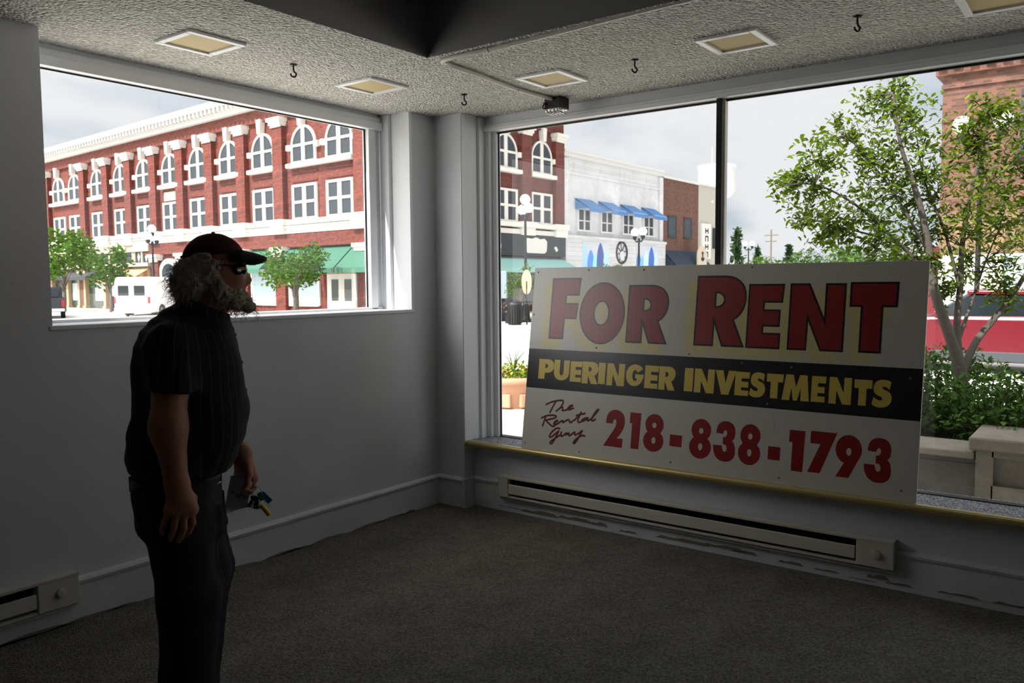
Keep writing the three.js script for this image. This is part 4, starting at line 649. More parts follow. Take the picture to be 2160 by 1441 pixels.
{
  const t = thing('white_van', 'white high roofed van seen from behind beside the small street tree', 'van', [24.6, G, -42.7], 0.535), hw = 1.0;
  const side = new THREE.Shape(); side.moveTo(-2.6, 0.35); side.lineTo(-2.62, 1.2); side.quadraticCurveTo(-2.6, 1.95, -2.42, 2.02); side.lineTo(0.9, 2.02); side.quadraticCurveTo(1.3, 1.98, 1.75, 1.2); side.quadraticCurveTo(2.55, 1.1, 2.6, 0.85); side.lineTo(2.6, 0.35); side.lineTo(2.1, 0.35); side.absarc(1.7, 0.36, 0.4, 0, Math.PI, false); side.lineTo(-1.1, 0.35); side.absarc(-1.5, 0.36, 0.4, 0, Math.PI, false); side.closePath();
  put('body', ext(side, 2 * hw - 0.2, 0.1).translate(0, 0, -hw + 0.1), M.carWhite, t);
  for (const s of [-1, 1]) { const d = put('rear_door', rb(-2.735, -2.7, 0.55, 1.82, s * 0.44 - 0.42, s * 0.44 + 0.42, 0.012), M.carWhite, t); put('door_window', rb(-2.745, -2.73, 1.15, 1.68, s * 0.44 - 0.3, s * 0.44 + 0.3, 0.006), M.carGlass, d); put('tail_light', rb(-2.73, -2.66, 0.75, 1.1, s * 0.93 - 0.05, s * 0.93 + 0.05, 0.01), M.tailLight, t); put('mirror', rb(1.45, 1.6, 1.2, 1.5, s * 1.15 - 0.1, s * 1.15 + 0.1, 0.03), M.black, t); }
  put('rear_bumper', rb(-2.8, -2.62, 0.35, 0.52, -0.95, 0.95, 0.03), M.carWhite, t); put('licence_plate', rb(-2.75, -2.735, 0.6, 0.72, -0.4, -0.08, 0.004), M.cornice, t);
  put('windscreen', ext(poly([[1.78, 1.22], [1.22, 1.9], [1.26, 1.92], [1.82, 1.24]]), 1.6).translate(0.1, 0, -0.8), M.carGlass, t); put('side_window', [rb(0.6, 1.2, 1.2, 1.75, -1.005, 1.005, 0.01)], M.carGlass, t);
  wheels(t, [1.7, -1.5], 0.88, 0.35);
}
{
  const t = thing('dark_pickup', 'dark pickup truck seen from behind at the left edge of the window', 'truck', [20.3, G, -46.6], 1.15), hw = 0.92;
  const side = new THREE.Shape(); side.moveTo(-2.5, 0.45); side.lineTo(-2.52, 1.0); side.lineTo(-0.5, 1.0); side.lineTo(-0.4, 1.02); side.lineTo(1.05, 1.02); side.quadraticCurveTo(2.3, 1.0, 2.4, 0.8); side.lineTo(2.42, 0.4); side.lineTo(1.95, 0.4); side.absarc(1.55, 0.4, 0.4, 0, Math.PI, false); side.lineTo(-1.05, 0.4); side.absarc(-1.45, 0.4, 0.4, 0, Math.PI, false); side.closePath();
  put('body', ext(side, 2 * hw - 0.12, 0.06).translate(0, 0, -hw + 0.06), M.carDark, t);
  put('cab', ext(poly([[-0.55, 1.0], [-0.35, 1.56], [0.55, 1.56], [1.15, 1.0]]), 1.5, 0.06).translate(0, 0, -0.75), M.carDark, t);
  put('rear_window', ext(poly([[-0.62, 1.1], [-0.47, 1.5], [-0.44, 1.5], [-0.59, 1.1]]), 1.3).translate(-0.04, 0, -0.65), M.carGlass, t); put('side_window', ext(poly([[-0.35, 1.06], [-0.25, 1.48], [0.45, 1.48], [0.9, 1.06]]), 1.64).translate(0, 0, -0.82), M.carGlass, t);
  put('tailgate', rb(-2.6, -2.55, 0.55, 0.98, -0.7, 0.7, 0.01), M.carDark, t); put('rear_bumper', rb(-2.68, -2.52, 0.38, 0.54, -0.9, 0.9, 0.03), M.chrome, t);
  for (const s of [-1, 1]) put('tail_light', rb(-2.6, -2.5, 0.6, 0.98, s * 0.84 - 0.07, s * 0.84 + 0.07, 0.01), M.tailLight, t);
  wheels(t, [1.55, -1.45], 0.82, 0.38, M.cladding);
}
{ // far skyline: water tower, pole, evergreens, tree line
  const t = thing('water_tower', 'tall white water tower beyond the grey building', 'tower', [211.4, G - 0.7, -89.6]);
  put('tank', lathe([[0, 33.2], [4.9, 32.9], [5.1, 32.6], [5.1, 32.2], [4.85, 32], [4.85, 26.2], [3.6, 24.6], [1.9, 23.8], [0, 23.6]], 36), M.towerWhite, t);
  put('shaft', lathe([[1.15, 0], [1.15, 21], [1.9, 23.9]], 24), M.towerWhite, t); put('balcony', lathe([[1.2, 21.3], [2.2, 21.4], [2.2, 22.3], [2.1, 22.3], [2.1, 21.6], [1.2, 21.5]], 24), M.cornice, t); put('antenna', [cyl(0.12, 0.05, 4.5).translate(-3.2, 33, 0), cyl(0.1, 0.05, 3).translate(1.4, 33, 0)], M.cornice, t);
  const p = thing('utility_pole', 'thin distant utility pole against the sky', 'pole', [119.3, G, -42.1]);
  put('pole', cyl(0.14, 0.1, 9), M.bark, p); put('crossarm', [bx(-0.07, 0.07, 8.1, 8.25, -1.0, 1.0), bx(-0.07, 0.07, 7.2, 7.35, -0.8, 0.8)], M.bark, p);
  const ever = (x, z, H, r, lab) => { const e = thing('evergreen', lab, 'tree', [x, G, z]), q = []; put('trunk', cyl(0.16, 0.03, H), M.bark, e); for (let i = 0; i < 520; i++) { const k = Math.pow(rnd(), 0.8), y = H * (0.1 + 0.9 * k), a = rr(0, 6.28), d = r * (1.02 - k) * Math.sqrt(rnd()) * (0.75 + 0.25 * Math.sin(k * 40)); q.push(V(Math.cos(a) * d, y, Math.sin(a) * d)); } foliage('foliage', q, 0.75, M.conifer, e, 0.4, 1.2); };
  ever(106.6, -42.2, 8.3, 2.1, 'dark evergreen right of the window mullion'); ever(150, -55.5, 7.8, 2.2, 'pointed evergreen in the far tree line beside the utility pole'); ever(140, -46.3, 7.5, 2.3, 'tall evergreen rising from the right of the far tree line');
  const LT = ['rounded far tree at the left of the tree line above the sign', 'second far tree of the line, just right of the utility pole', 'broad bright green tree in the middle of the far tree line', 'far tree behind the tip of the near tree', 'far tree hidden half by the near tree foliage', 'far tree low behind the near tree branches', 'last far tree of the line behind the near tree'];
  LT.forEach((lab, i) => { const t2 = thing('far_tree', lab, 'tree', [128 + (i % 3) * 5, G, -46 + i * 4.6]), H = 5 + (i * 7 % 5) * 0.45, q = []; put('trunk', taper([[0, 0, 0], [0.1, H * 0.6, 0]], 0.25, 0.1), M.bark, t2); for (let k = 0; k < 700; k++) q.push(inBall(V(0, H * 0.56, 0), V(3.2, H * 0.46, 3.2)).add(V(0, n3(k, 1, i) * 0.6, 0))); foliage('foliage', q, 0.7, i % 2 ? M.leafDark : M.leafFar, t2, 0.4, 1); });
}

// ================= the standing man: local x = the way he faces, z = towards the room, y up =================
function nets(f, lo, hi, c) {                       // naive surface nets over a box with cells of size c
  const n = [0, 1, 2].map((k) => Math.ceil((hi[k] - lo[k]) / c) + 1), S = [1, n[0], n[0] * n[1]], val = new Float32Array(n[0] * n[1] * n[2]);
  for (let z = 0, i = 0; z < n[2]; z++) for (let y = 0; y < n[1]; y++) for (let x = 0; x < n[0]; x++, i++) val[i] = f(lo[0] + x * c, lo[1] + y * c, lo[2] + z * c);
  const id = new Int32Array(val.length).fill(-1), P = [], I = [];
  for (let z = 0; z < n[2] - 1; z++) for (let y = 0; y < n[1] - 1; y++) for (let x = 0; x < n[0] - 1; x++) {
    const b = x + y * S[1] + z * S[2]; let m = 0, sx = 0, sy = 0, sz = 0, q = 0;
    for (let k = 0; k < 8; k++) if (val[b + (k & 1) + ((k >> 1) & 1) * S[1] + (k >> 2) * S[2]] < 0) m |= 1 << k;
    if (m === 0 || m === 255) continue;
    for (let k = 0; k < 8; k++) for (let a = 0; a < 3; a++) { const j = k | (1 << a); if (j === k || ((m >> k) & 1) === ((m >> j) & 1)) continue; const va = val[b + (k & 1) + ((k >> 1) & 1) * S[1] + (k >> 2) * S[2]], vb = val[b + (j & 1) + ((j >> 1) & 1) * S[1] + (j >> 2) * S[2]], t = va / (va - vb); sx += (k & 1) + (a === 0 ? t : 0); sy += ((k >> 1) & 1) + (a === 1 ? t : 0); sz += (k >> 2) + (a === 2 ? t : 0); q++; }
    id[b] = P.length / 3; P.push(lo[0] + (x + sx / q) * c, lo[1] + (y + sy / q) * c, lo[2] + (z + sz / q) * c);
  }
  for (let z = 1; z < n[2] - 1; z++) for (let y = 1; y < n[1] - 1; y++) for (let x = 1; x < n[0] - 1; x++) {
    const b = x + y * S[1] + z * S[2], s = val[b] < 0;
    for (let a = 0; a < 3; a++) { if (s === (val[b + S[a]] < 0)) continue; const u = S[(a + 1) % 3], v = S[(a + 2) % 3], A = id[b - u - v], B = id[b - v], C = id[b], D = id[b - u]; if (s) I.push(A, B, C, A, C, D); else I.push(A, C, B, A, D, C); }
  }
  const g = new THREE.BufferGeometry(); g.setAttribute('position', new THREE.Float32BufferAttribute(P, 3)); g.setIndex(I); g.computeVertexNormals(); g.setAttribute('uv', new THREE.Float32BufferAttribute(new Float32Array(P.length / 3 * 2), 2)); return g;
}
const smin = (a, b, k) => { const t = Math.max(k - Math.abs(a - b), 0) / k; return Math.min(a, b) - t * t * k * 0.25; };
const cap = (x, y, z, a, b, ra, rb2) => { const vx = b[0] - a[0], vy = b[1] - a[1], vz = b[2] - a[2], t = Math.max(0, Math.min(1, ((x - a[0]) * vx + (y - a[1]) * vy + (z - a[2]) * vz) / (vx * vx + vy * vy + vz * vz))); return Math.hypot(x - a[0] - vx * t, y - a[1] - vy * t, z - a[2] - vz * t) - (ra + (rb2 - ra) * t); };
const ell = (x, y, z, c, r) => { const a = (x - c[0]) / r[0], b = (y - c[1]) / r[1], d = (z - c[2]) / r[2], k = Math.hypot(a, b, d); return (k - 1) * Math.min(r[0], r[1], r[2]) * (k < 1 ? 1 : Math.min(1.6, 0.6 + 0.4 * k)); };
const slice = (tab, y) => { let i = 0; while (i < tab.length - 2 && tab[i + 1][0] < y) i++; const a = tab[i], b = tab[i + 1], t = sm(Math.max(0, Math.min(1, (y - a[0]) / (b[0] - a[0])))); return a.map((v, k) => v + (b[k] - v) * t); };
// sections of the clothed trunk: y, back x, front x, half width, middle z
const SH = [[0.92, -0.2, 0.085, 0.165, 0.0], [0.96, -0.21, 0.125, 0.178, 0.0], [1.0, -0.219, 0.148, 0.186, 0], [1.075, -0.211, 0.176, 0.192, 0], [1.16, -0.19, 0.187, 0.194, 0], [1.25, -0.187, 0.176, 0.196, 0], [1.32, -0.187, 0.168, 0.2, 0], [1.38, -0.178, 0.158, 0.196, 0], [1.43, -0.158, 0.148, 0.168, 0], [1.47, -0.128, 0.135, 0.118, 0], [1.5, -0.09, 0.122, 0.088, 0], [1.54, -0.03, 0.11, 0.07, 0]];
const trunk = (x, y, z, grow = 0) => { const [, b, f, w, m] = slice(SH, y), cx = (b + f) / 2, rx = (f - b) / 2 + grow, rz = w + grow, a = Math.abs((x - cx) / rx), d = Math.abs((z - m) / rz); return (Math.pow(Math.pow(a, 2.3) + Math.pow(d, 2.3), 1 / 2.3) - 1) * Math.min(rx, rz); };
const armR = [[-0.055, 1.395, 0.165], [-0.072, 1.14, 0.245], [-0.052, 0.962, 0.265]], armL = [[-0.02, 1.395, -0.165], [0.055, 1.14, -0.235], [0.168, 0.968, -0.13]];
const arms = (x, y, z) => { let d = 9; for (const A of [armR, armL]) d = Math.min(d, smin(cap(x, y, z, A[0], A[1], 0.064, 0.052), cap(x, y, z, A[1], A[2], 0.054, 0.034), 0.04)); return d; };
const legs = (x, y, z, gr = 0) => Math.min(smin(cap(x, y, z, [-0.07, 0.88, 0.085], [-0.03, 0.5, 0.1], 0.1 + gr, 0.066 + gr), cap(x, y, z, [-0.03, 0.5, 0.1], [-0.058, 0.09, 0.105], 0.066 + gr, 0.046 + gr), 0.05), smin(cap(x, y, z, [-0.05, 0.88, -0.085], [0.01, 0.5, -0.1], 0.1 + gr, 0.066 + gr), cap(x, y, z, [0.01, 0.5, -0.1], [-0.04, 0.09, -0.11], 0.066 + gr, 0.046 + gr), 0.05));
const foot = (x, y, z) => Math.min(smin(ell(x, y, z, [0.0, 0.055, 0.115], [0.12, 0.05, 0.045]), cap(x, y, z, [-0.06, 0.05, 0.105], [-0.058, 0.12, 0.105], 0.045, 0.045), 0.04), smin(ell(x, y, z, [0.03, 0.055, -0.12], [0.12, 0.05, 0.045]), cap(x, y, z, [-0.042, 0.05, -0.11], [-0.04, 0.12, -0.11], 0.045, 0.045), 0.04));
const trunkSkin = (x, y, z) => Math.max(trunk(x, y, z, -0.02), y - 1.5, 0.82 - y);
function head(x, y, z) {
  let d = ell(x, y, z, [0.083, 1.668, 0], [0.1, 0.1, 0.078]);
  d = smin(d, ell(x, y, z, [0.115, 1.6, 0], [0.078, 0.088, 0.064]), 0.05);                                        // face and jaw
  d = smin(d, ell(x, y, z, [0.15, 1.545, 0], [0.038, 0.03, 0.036]), 0.03);                                        // chin
  d = smin(d, cap(x, y, z, [0.174, 1.655, 0], [0.2, 1.612, 0], 0.009, 0.015), 0.016);                             // nose
  d = smin(d, Math.min(ell(x, y, z, [0.19, 1.606, 0.014], [0.013, 0.009, 0.009]), ell(x, y, z, [0.19, 1.606, -0.014], [0.013, 0.009, 0.009])), 0.008);
  d = smin(d, cap(x, y, z, [0.166, 1.676, 0.035], [0.166, 1.676, -0.035], 0.016, 0.016), 0.02);                   // brow
  d = smin(d, Math.min(ell(x, y, z, [0.155, 1.625, 0.042], [0.026, 0.022, 0.02]), ell(x, y, z, [0.155, 1.625, -0.042], [0.026, 0.022, 0.02])), 0.02);
  d = smin(d, cap(x, y, z, [0.178, 1.586, 0.018], [0.178, 1.586, -0.018], 0.0085, 0.0085), 0.008);                // lips
  d = smin(d, cap(x, y, z, [0.175, 1.574, 0.016], [0.175, 1.574, -0.016], 0.0085, 0.0085), 0.008);
  d = Math.max(d, -cap(x, y, z, [0.187, 1.5805, 0.02], [0.187, 1.5805, -0.02], 0.0022, 0.0022));
  for (const s of [1, -1]) { d = Math.max(d, -ell(x, y, z, [0.178, 1.65, s * 0.032], [0.012, 0.01, 0.016])); d = smin(d, ell(x, y, z, [0.166, 1.65, s * 0.032], [0.0125, 0.012, 0.0125]), 0.004); d = smin(d, ell(x, y, z, [0.072, 1.635, s * 0.08], [0.02, 0.032, 0.009]), 0.008); }
  return smin(d, cap(x, y, z, [0.025, 1.45, 0], [0.07, 1.58, 0], 0.07, 0.06), 0.04);                              // neck
}
// a hand: wrist, palm corners, five chains
const chain = (x, y, z, pts, r0, r1) => { let d = 9; for (let i = 0; i < pts.length - 1; i++) { const k = pts.length - 1; d = smin(d, cap(x, y, z, pts[i], pts[i + 1], r0 + (r1 - r0) * i / k, r0 + (r1 - r0) * (i + 1) / k), 0.004); } return d; };
function hand(wr, palm, fingers, thumb) {
  return (x, y, z) => {
    let d = cap(x, y, z, wr, palm[0], 0.031, 0.024); for (const p of palm) d = smin(d, cap(x, y, z, wr, p, 0.026, 0.0145), 0.018);
    d = smin(d, cap(x, y, z, palm[0], palm[3], 0.0135, 0.0125), 0.012);
    fingers.forEach((f, i) => { d = smin(d, chain(x, y, z, f, [0.0105, 0.011, 0.0105, 0.0092][i], [0.0078, 0.008, 0.0078, 0.0068][i]), 0.006); });
    return smin(d, chain(x, y, z, thumb, 0.0155, 0.0088), 0.014);
  };
}
const handR = hand([-0.052, 0.958, 0.265], [[-0.014, 0.872, 0.258], [-0.034, 0.866, 0.27], [-0.057, 0.87, 0.275], [-0.078, 0.88, 0.272]],
  [[[-0.013, 0.872, 0.258], [-0.009, 0.828, 0.262], [-0.022, 0.796, 0.248], [-0.034, 0.78, 0.232]], [[-0.034, 0.866, 0.27], [-0.036, 0.815, 0.276], [-0.048, 0.782, 0.26], [-0.056, 0.766, 0.242]],
    [[-0.057, 0.87, 0.275], [-0.066, 0.822, 0.28], [-0.075, 0.792, 0.264], [-0.078, 0.776, 0.246]], [[-0.078, 0.88, 0.272], [-0.094, 0.842, 0.275], [-0.102, 0.816, 0.262], [-0.104, 0.8, 0.248]]],
  [[-0.03, 0.935, 0.25], [-0.006, 0.9, 0.226], [-0.004, 0.868, 0.212], [-0.012, 0.84, 0.21]]);
const handL = hand([0.17, 0.962, -0.128], [[0.2, 0.872, -0.112], [0.19, 0.866, -0.13], [0.173, 0.866, -0.143], [0.153, 0.874, -0.15]],
  [[[0.2, 0.872, -0.112], [0.207, 0.838, -0.098], [0.193, 0.826, -0.08], [0.178, 0.838, -0.078]], [[0.19, 0.866, -0.13], [0.192, 0.822, -0.12], [0.178, 0.806, -0.1], [0.163, 0.816, -0.092]],
    [[0.173, 0.866, -0.143], [0.172, 0.82, -0.134], [0.158, 0.804, -0.114], [0.146, 0.812, -0.104]], [[0.153, 0.874, -0.15], [0.15, 0.834, -0.143], [0.138, 0.818, -0.126], [0.13, 0.824, -0.116]]],
  [[0.182, 0.93, -0.1], [0.188, 0.895, -0.076], [0.18, 0.866, -0.066], [0.168, 0.846, -0.07]]);
const man = thing('person', 'bearded man in dark cap and dark striped shirt standing in profile, holding paper and keys', 'person', [1.61, 0, -2.615], -0.5518);
mat('manSkin', 0xa8765c, 0.55); mat('trouserCloth', 0x1b1d27, 0.9); mat('leather', 0x161210, 0.45); mat('capCloth', 0x4a1d16, 0.9); mat('capBrim', 0x0e0d0d, 0.8); mat('greyHair', 0xa9a394, 0.75); mat('lens', 0x050607, 0.08); mat('gold', 0xb08a45, 0.3, { metalness: 0.9 });
mat('shirt', 0xffffff, 0.92, { map: tex(256, 0.12, (u) => { const s = Math.abs(mod(u * 4, 1) - 0.5), k = s > 0.44 ? 60 : s > 0.40 ? 28 : 19; const q = Math.abs(mod(u * 4 + 0.5, 1) - 0.5) > 0.47 ? 34 : 0; return [k + q * 0.7, k + q * 0.62, k + 4 + q * 0.66]; }) });
{
  const low = nets((x, y, z) => Math.min(smin(smin(trunkSkin(x, y, z), arms(x, y, z), 0.04), legs(x, y, z, -0.008), 0.05), foot(x, y, z)), [-0.3, -0.02, -0.36], [0.3, 1.52, 0.36], 0.0125);
  const hd = nets(head, [-0.08, 1.44, -0.12], [0.24, 1.79, 0.12], 0.0042);
  const wristR = (x, y, z) => smin(handR(x, y, z), cap(x, y, z, armR[1], armR[2], 0.054, 0.034), 0.02), wristL = (x, y, z) => smin(handL(x, y, z), cap(x, y, z, armL[1], armL[2], 0.054, 0.034), 0.02);
  const hr = nets(wristR, [-0.15, 0.74, 0.18], [0.04, 1.0, 0.33], 0.0034), hl = nets(wristL, [0.08, 0.77, -0.21], [0.26, 1.0, -0.03], 0.0034);
  put('body', [low, hd, hr, hl], M.manSkin, man);
  // shirt: trunk, wide short sleeves, open collar, drag folds
  const fold = (x, y, z) => 0.008 * Math.sin(y * 26 + x * 30 + z * 8 + 5 * n3(x * 6, y * 4, z * 6)) * THREE.MathUtils.smoothstep(1.42 - y, 0.05, 0.3) * (n3(x * 9, y * 3, z * 9 + 4) - 0.15) + 0.012 * (n3(x * 14 + 3, y * 7, z * 14) - 0.5) + 0.012 * (n3(x * 30, y * 4.5, z * 30) - 0.5) * THREE.MathUtils.smoothstep(1.2 - y, 0, 0.2);
  const sleeveR = (x, y, z, g = 0) => Math.max(cap(x, y, z, [-0.062, 1.385, 0.15], [-0.05, 1.2, 0.235], 0.085 + g, 0.08 + g), 1.253 - 0.05 * (x + 0.05) - y), sleeveL = (x, y, z, g = 0) => Math.max(cap(x, y, z, [-0.02, 1.385, -0.15], [0.02, 1.2, -0.22], 0.085 + g, 0.08 + g), 1.25 - y);
  const shirt = (x, y, z) => { let d = trunk(x, y, z, 0.003); d = smin(d, sleeveR(x, y, z), 0.045); d = smin(d, sleeveL(x, y, z), 0.045); d += fold(x, y, z); d = Math.max(d, 0.938 + 0.03 * (0.1 - x) + 0.012 * n3(x * 12, z * 12, 1) - y); return Math.max(d, y - 1.515 + (x - 0.02) * 0.35); };
  const sg = nets(shirt, [-0.29, 0.9, -0.36], [0.27, 1.56, 0.36], 0.0085);
  const body = join(sg); { const q = body.attributes.position, w = body.attributes.uv; for (let i = 0; i < q.count; i += 3) { const as = []; for (let k = 0; k < 3; k++) as.push(Math.atan2(q.getZ(i + k), q.getX(i + k) + 0.02)); const mx = Math.max(...as); for (let k = 0; k < 3; k++) { let a = as[k]; if (mx - a > Math.PI) a += 2 * Math.PI; w.setXY(i + k, a * 0.2 + q.getX(i + k) * 0.12, q.getY(i + k)); } } }
  const sm2 = shade(new THREE.Mesh(body, M.shirt)); sm2.name = 'shirt'; man.add(sm2);
  const collar = nets((x, y, z) => { const r = Math.hypot((x - 0.036 - (y - 1.48) * 0.45) / 1.16, z), fl = 0.12 + 0.38 * Math.max(0, Math.min(1, (x + 0.04) / 0.1)), top = 1.54 - (x - 0.03) * 0.44, lap = 0.05 + 0.16 * Math.max(0, x - 0.06), d = Math.max(Math.abs(r - 0.079 - Math.max(0, top - y) * fl) - 0.0045, y - top, top - lap - y); return Math.max(d, x > 0.08 ? 0.01 + (top - y) * 0.5 - Math.abs(z) : -9); }, [-0.12, 1.38, -0.16], [0.22, 1.6, 0.16], 0.005);
  const co = put('collar', collar, M.shirt, sm2);
  for (let i = 0; i < 5; i++) { const y = 1.42 - i * 0.1, [, , f] = slice(SH, y); put('button', lathe([[0, 0.003], [0.005, 0.003], [0.006, 0], [0, 0]], 10).rotateZ(-Math.PI / 2).translate(f + 0.004, y, 0.012), M.black, sm2); }
  // trousers
  const PT = [[0.6, -0.16, 0.1, 0.15, 0], [0.8, -0.195, 0.085, 0.165, 0], [0.88, -0.206, 0.082, 0.168, 0], [0.96, -0.202, 0.092, 0.162, 0]];
  const hip = (x, y, z) => { const [, b, f, w] = slice(PT, y), cx = (b + f) / 2, rx = (f - b) / 2, a = Math.abs((x - cx) / rx), d = Math.abs(z / w); return Math.max((Math.pow(Math.pow(a, 2.2) + Math.pow(d, 2.2), 1 / 2.2) - 1) * Math.min(rx, w), 0.76 - y, y - 0.957); };
  const tl = (x, y, z) => Math.min(smin(cap(x, y, z, [-0.062, 0.84, 0.082], [-0.028, 0.52, 0.098], 0.112, 0.098), cap(x, y, z, [-0.028, 0.52, 0.098], [-0.056, 0.06, 0.105], 0.098, 0.09), 0.05), smin(cap(x, y, z, [-0.03, 0.84, -0.082], [0.012, 0.56, -0.098], 0.112, 0.096), cap(x, y, z, [0.012, 0.56, -0.098], [-0.045, 0.06, -0.11], 0.096, 0.088), 0.05));
  const trs = (x, y, z) => { let d = smin(hip(x, y, z), tl(x, y, z), 0.06); d += 0.007 * Math.sin(y * 32 + z * 22 + x * 12 + 4 * n3(x * 7, y * 6, z * 7)) * (n3(x * 5, y * 4 + 3, z * 5) - 0.2) * (y < 0.88 ? 1 : 0.2); const cz = z > 0 ? 0.1 : -0.1; d -= 0.012 * Math.exp(-(((z - cz) / 0.012) ** 2)) * (x > -0.02 ? 1 : 0) * (y < 0.84 ? 1 : 0); return Math.max(d, y - 0.957, 0.035 - y); };
  put('trousers', nets(trs, [-0.26, 0.01, -0.25], [0.18, 0.98, 0.25], 0.0095), M.trouserCloth, man);
  const belt = (x, y, z) => { const [, b, f, w] = slice(PT, y), cx = (b + f) / 2, rx = (f - b) / 2 + 0.004, wz = w + 0.004, a = Math.abs((x - cx) / rx), d = Math.abs(z / wz); return Math.max((Math.pow(Math.pow(a, 2.2) + Math.pow(d, 2.2), 1 / 2.2) - 1) * 0.15, 0.906 - y, y - 0.94); };
  const be = put('belt', nets(belt, [-0.25, 0.89, -0.22], [0.14, 0.96, 0.22], 0.006), M.leather, man);
  put('buckle', [rb(0.0, 0.008, 0.902, 0.942, -0.024, -0.018, 0.002), rb(0.0, 0.008, 0.902, 0.942, 0.018, 0.024, 0.002), rb(0.0, 0.008, 0.936, 0.943, -0.024, 0.024, 0.002), rb(0.0, 0.008, 0.901, 0.908, -0.024, 0.024, 0.002)].map((g) => g.rotateY(-0.55).translate(0.073, 0, 0.062)), M.chrome, be);
  for (const a of [0.95, 1.9, -1.0, 2.9]) put('belt_loop', rb(-0.006, 0.006, 0.898, 0.95, -0.003, 0.003, 0.002).rotateY(-a + Math.PI / 2).translate(-0.056 + Math.cos(a) * 0.152, 0, Math.sin(a) * 0.173), M.trouserCloth, be);
  for (const [x, z] of [[0.0, 0.112], [0.025, -0.118]]) { const s = put('shoe', nets((X, y, Z) => Math.max(smin(ell(X, y, Z, [x + 0.01, 0.05, z], [0.145, 0.055, 0.054]), cap(X, y, Z, [x - 0.065, 0.05, z], [x - 0.06, 0.1, z], 0.052, 0.05), 0.05), y - 0.125, 0.004 - y), [x - 0.17, -0.01, z - 0.08], [x + 0.2, 0.15, z + 0.08], 0.008), M.leather, man); put('sole', rb(x - 0.125, x + 0.14, 0, 0.016, z - 0.045, z + 0.045, 0.007), M.black, s); }
  // hair and beard: soft mass plus loose strands
  const rough = (x, y, z, a) => a * (n3(x * 55, y * 55, z * 55) - 0.5) + a * 0.8 * (n3(x * 130, y * 110, z * 130) - 0.5);
  const hair = (x, y, z) => { let d = ell(x, y, z, [0.012, 1.615, 0.05], [0.062, 0.072, 0.06]); d = smin(d, ell(x, y, z, [0.012, 1.615, -0.05], [0.062, 0.072, 0.06]), 0.03); d = smin(d, ell(x, y, z, [0.06, 1.655, 0.076], [0.045, 0.05, 0.028]), 0.03); d = smin(d, ell(x, y, z, [0.06, 1.655, -0.076], [0.045, 0.05, 0.028]), 0.03); d = smin(d, ell(x, y, z, [0.0, 1.57, 0], [0.04, 0.035, 0.075]), 0.03); return Math.max(d + rough(x, y, z, 0.02), y - 1.705); };
  const hm = put('hair', nets(hair, [-0.09, 1.5, -0.15], [0.15, 1.73, 0.15], 0.0052), M.greyHair, man);
  const beard = (x, y, z) => { let d = smin(ell(x, y, z, [0.158, 1.538, 0], [0.044, 0.032, 0.046]), cap(x, y, z, [0.172, 1.548, 0], [0.205, 1.514, 0], 0.028, 0.02), 0.025); for (const s of [1, -1]) { d = smin(d, cap(x, y, z, [0.082, 1.64, s * 0.068], [0.1, 1.575, s * 0.064], 0.018, 0.03), 0.02); d = smin(d, cap(x, y, z, [0.1, 1.572, s * 0.062], [0.15, 1.546, s * 0.036], 0.03, 0.032), 0.025); d = smin(d, cap(x, y, z, [0.187, 1.599, s * 0.006], [0.166, 1.57, s * 0.042], 0.0085, 0.011), 0.008); } return Math.max(d + rough(x, y, z, 0.012), -ell(x, y, z, [0.2, 1.58, 0], [0.03, 0.008, 0.026])); };
  const bm = put('beard', nets(beard, [0.05, 1.46, -0.13], [0.26, 1.66, 0.13], 0.0045), M.greyHair, man);
  const strands = (f, n, lo, hi, len, droop) => { const g = []; let guard = 0; while (g.length < n && guard++ < 60000) { const p = V(rr(lo[0], hi[0]), rr(lo[1], hi[1]), rr(lo[2], hi[2])), d = f(p.x, p.y, p.z); if (d > 0.0 || d < -0.012) continue; const e = 0.004, nrm = V(f(p.x + e, p.y, p.z) - d, f(p.x, p.y + e, p.z) - d, f(p.x, p.y, p.z + e) - d).normalize(), l = len * rr(0.5, 1.2), q = p.clone().addScaledVector(nrm, l * 0.55).add(V(rr(-0.012, 0.012), -droop * l * 0.3 + rr(-0.008, 0.008), rr(-0.012, 0.012))), w = p.clone().addScaledVector(nrm, l * 0.8).add(V(rr(-0.02, 0.02), -droop * l * 0.9 + rr(-0.012, 0.012), rr(-0.02, 0.02))); g.push(taper([p.addScaledVector(nrm, -0.006), q, w], 0.0012, 0.0004, 3)); } return g; };
  stuff(put('strands', strands(hair, 1300, [-0.08, 1.52, -0.13], [0.1, 1.69, 0.13], 0.04, 0.6), M.greyHair, hm)); stuff(put('strands', strands(beard, 600, [0.07, 1.48, -0.09], [0.25, 1.63, 0.09], 0.028, 0.9), M.greyHair, bm));
  // cap with stitched panels and curved peak
  const rim = (x) => 1.688 + (x + 0.005) * 0.1;
  const crown = (x, y, z) => Math.max(ell(x, y, z, [0.09, 1.672, 0], [0.108, 0.104, 0.092]) + 0.002 * Math.exp(-((Math.sin(3 * Math.atan2(z, x - 0.09)) / 0.08) ** 2)), rim(x) - y);
  const c = put('cap', nets(crown, [-0.05, 1.66, -0.12], [0.23, 1.8, 0.12], 0.0045), M.capCloth, man);
  const brim = (x, y, z) => { const u = (x - 0.16) / 0.108, hw = 0.088 * Math.pow(Math.max(0, 1 - Math.max(0, u) ** 3.2), 0.42), mid = 1.715 - 0.2 * Math.max(0, x - 0.165) - 5 * z * z - 1.6 * Math.max(0, x - 0.2) ** 2; return Math.max(Math.abs(y - mid) * 0.85 - 0.0055, Math.abs(z) - hw, 0.135 - x, x - 0.268); };
  put('peak', nets(brim, [0.12, 1.63, -0.1], [0.28, 1.74, 0.1], 0.0036), M.capBrim, c);
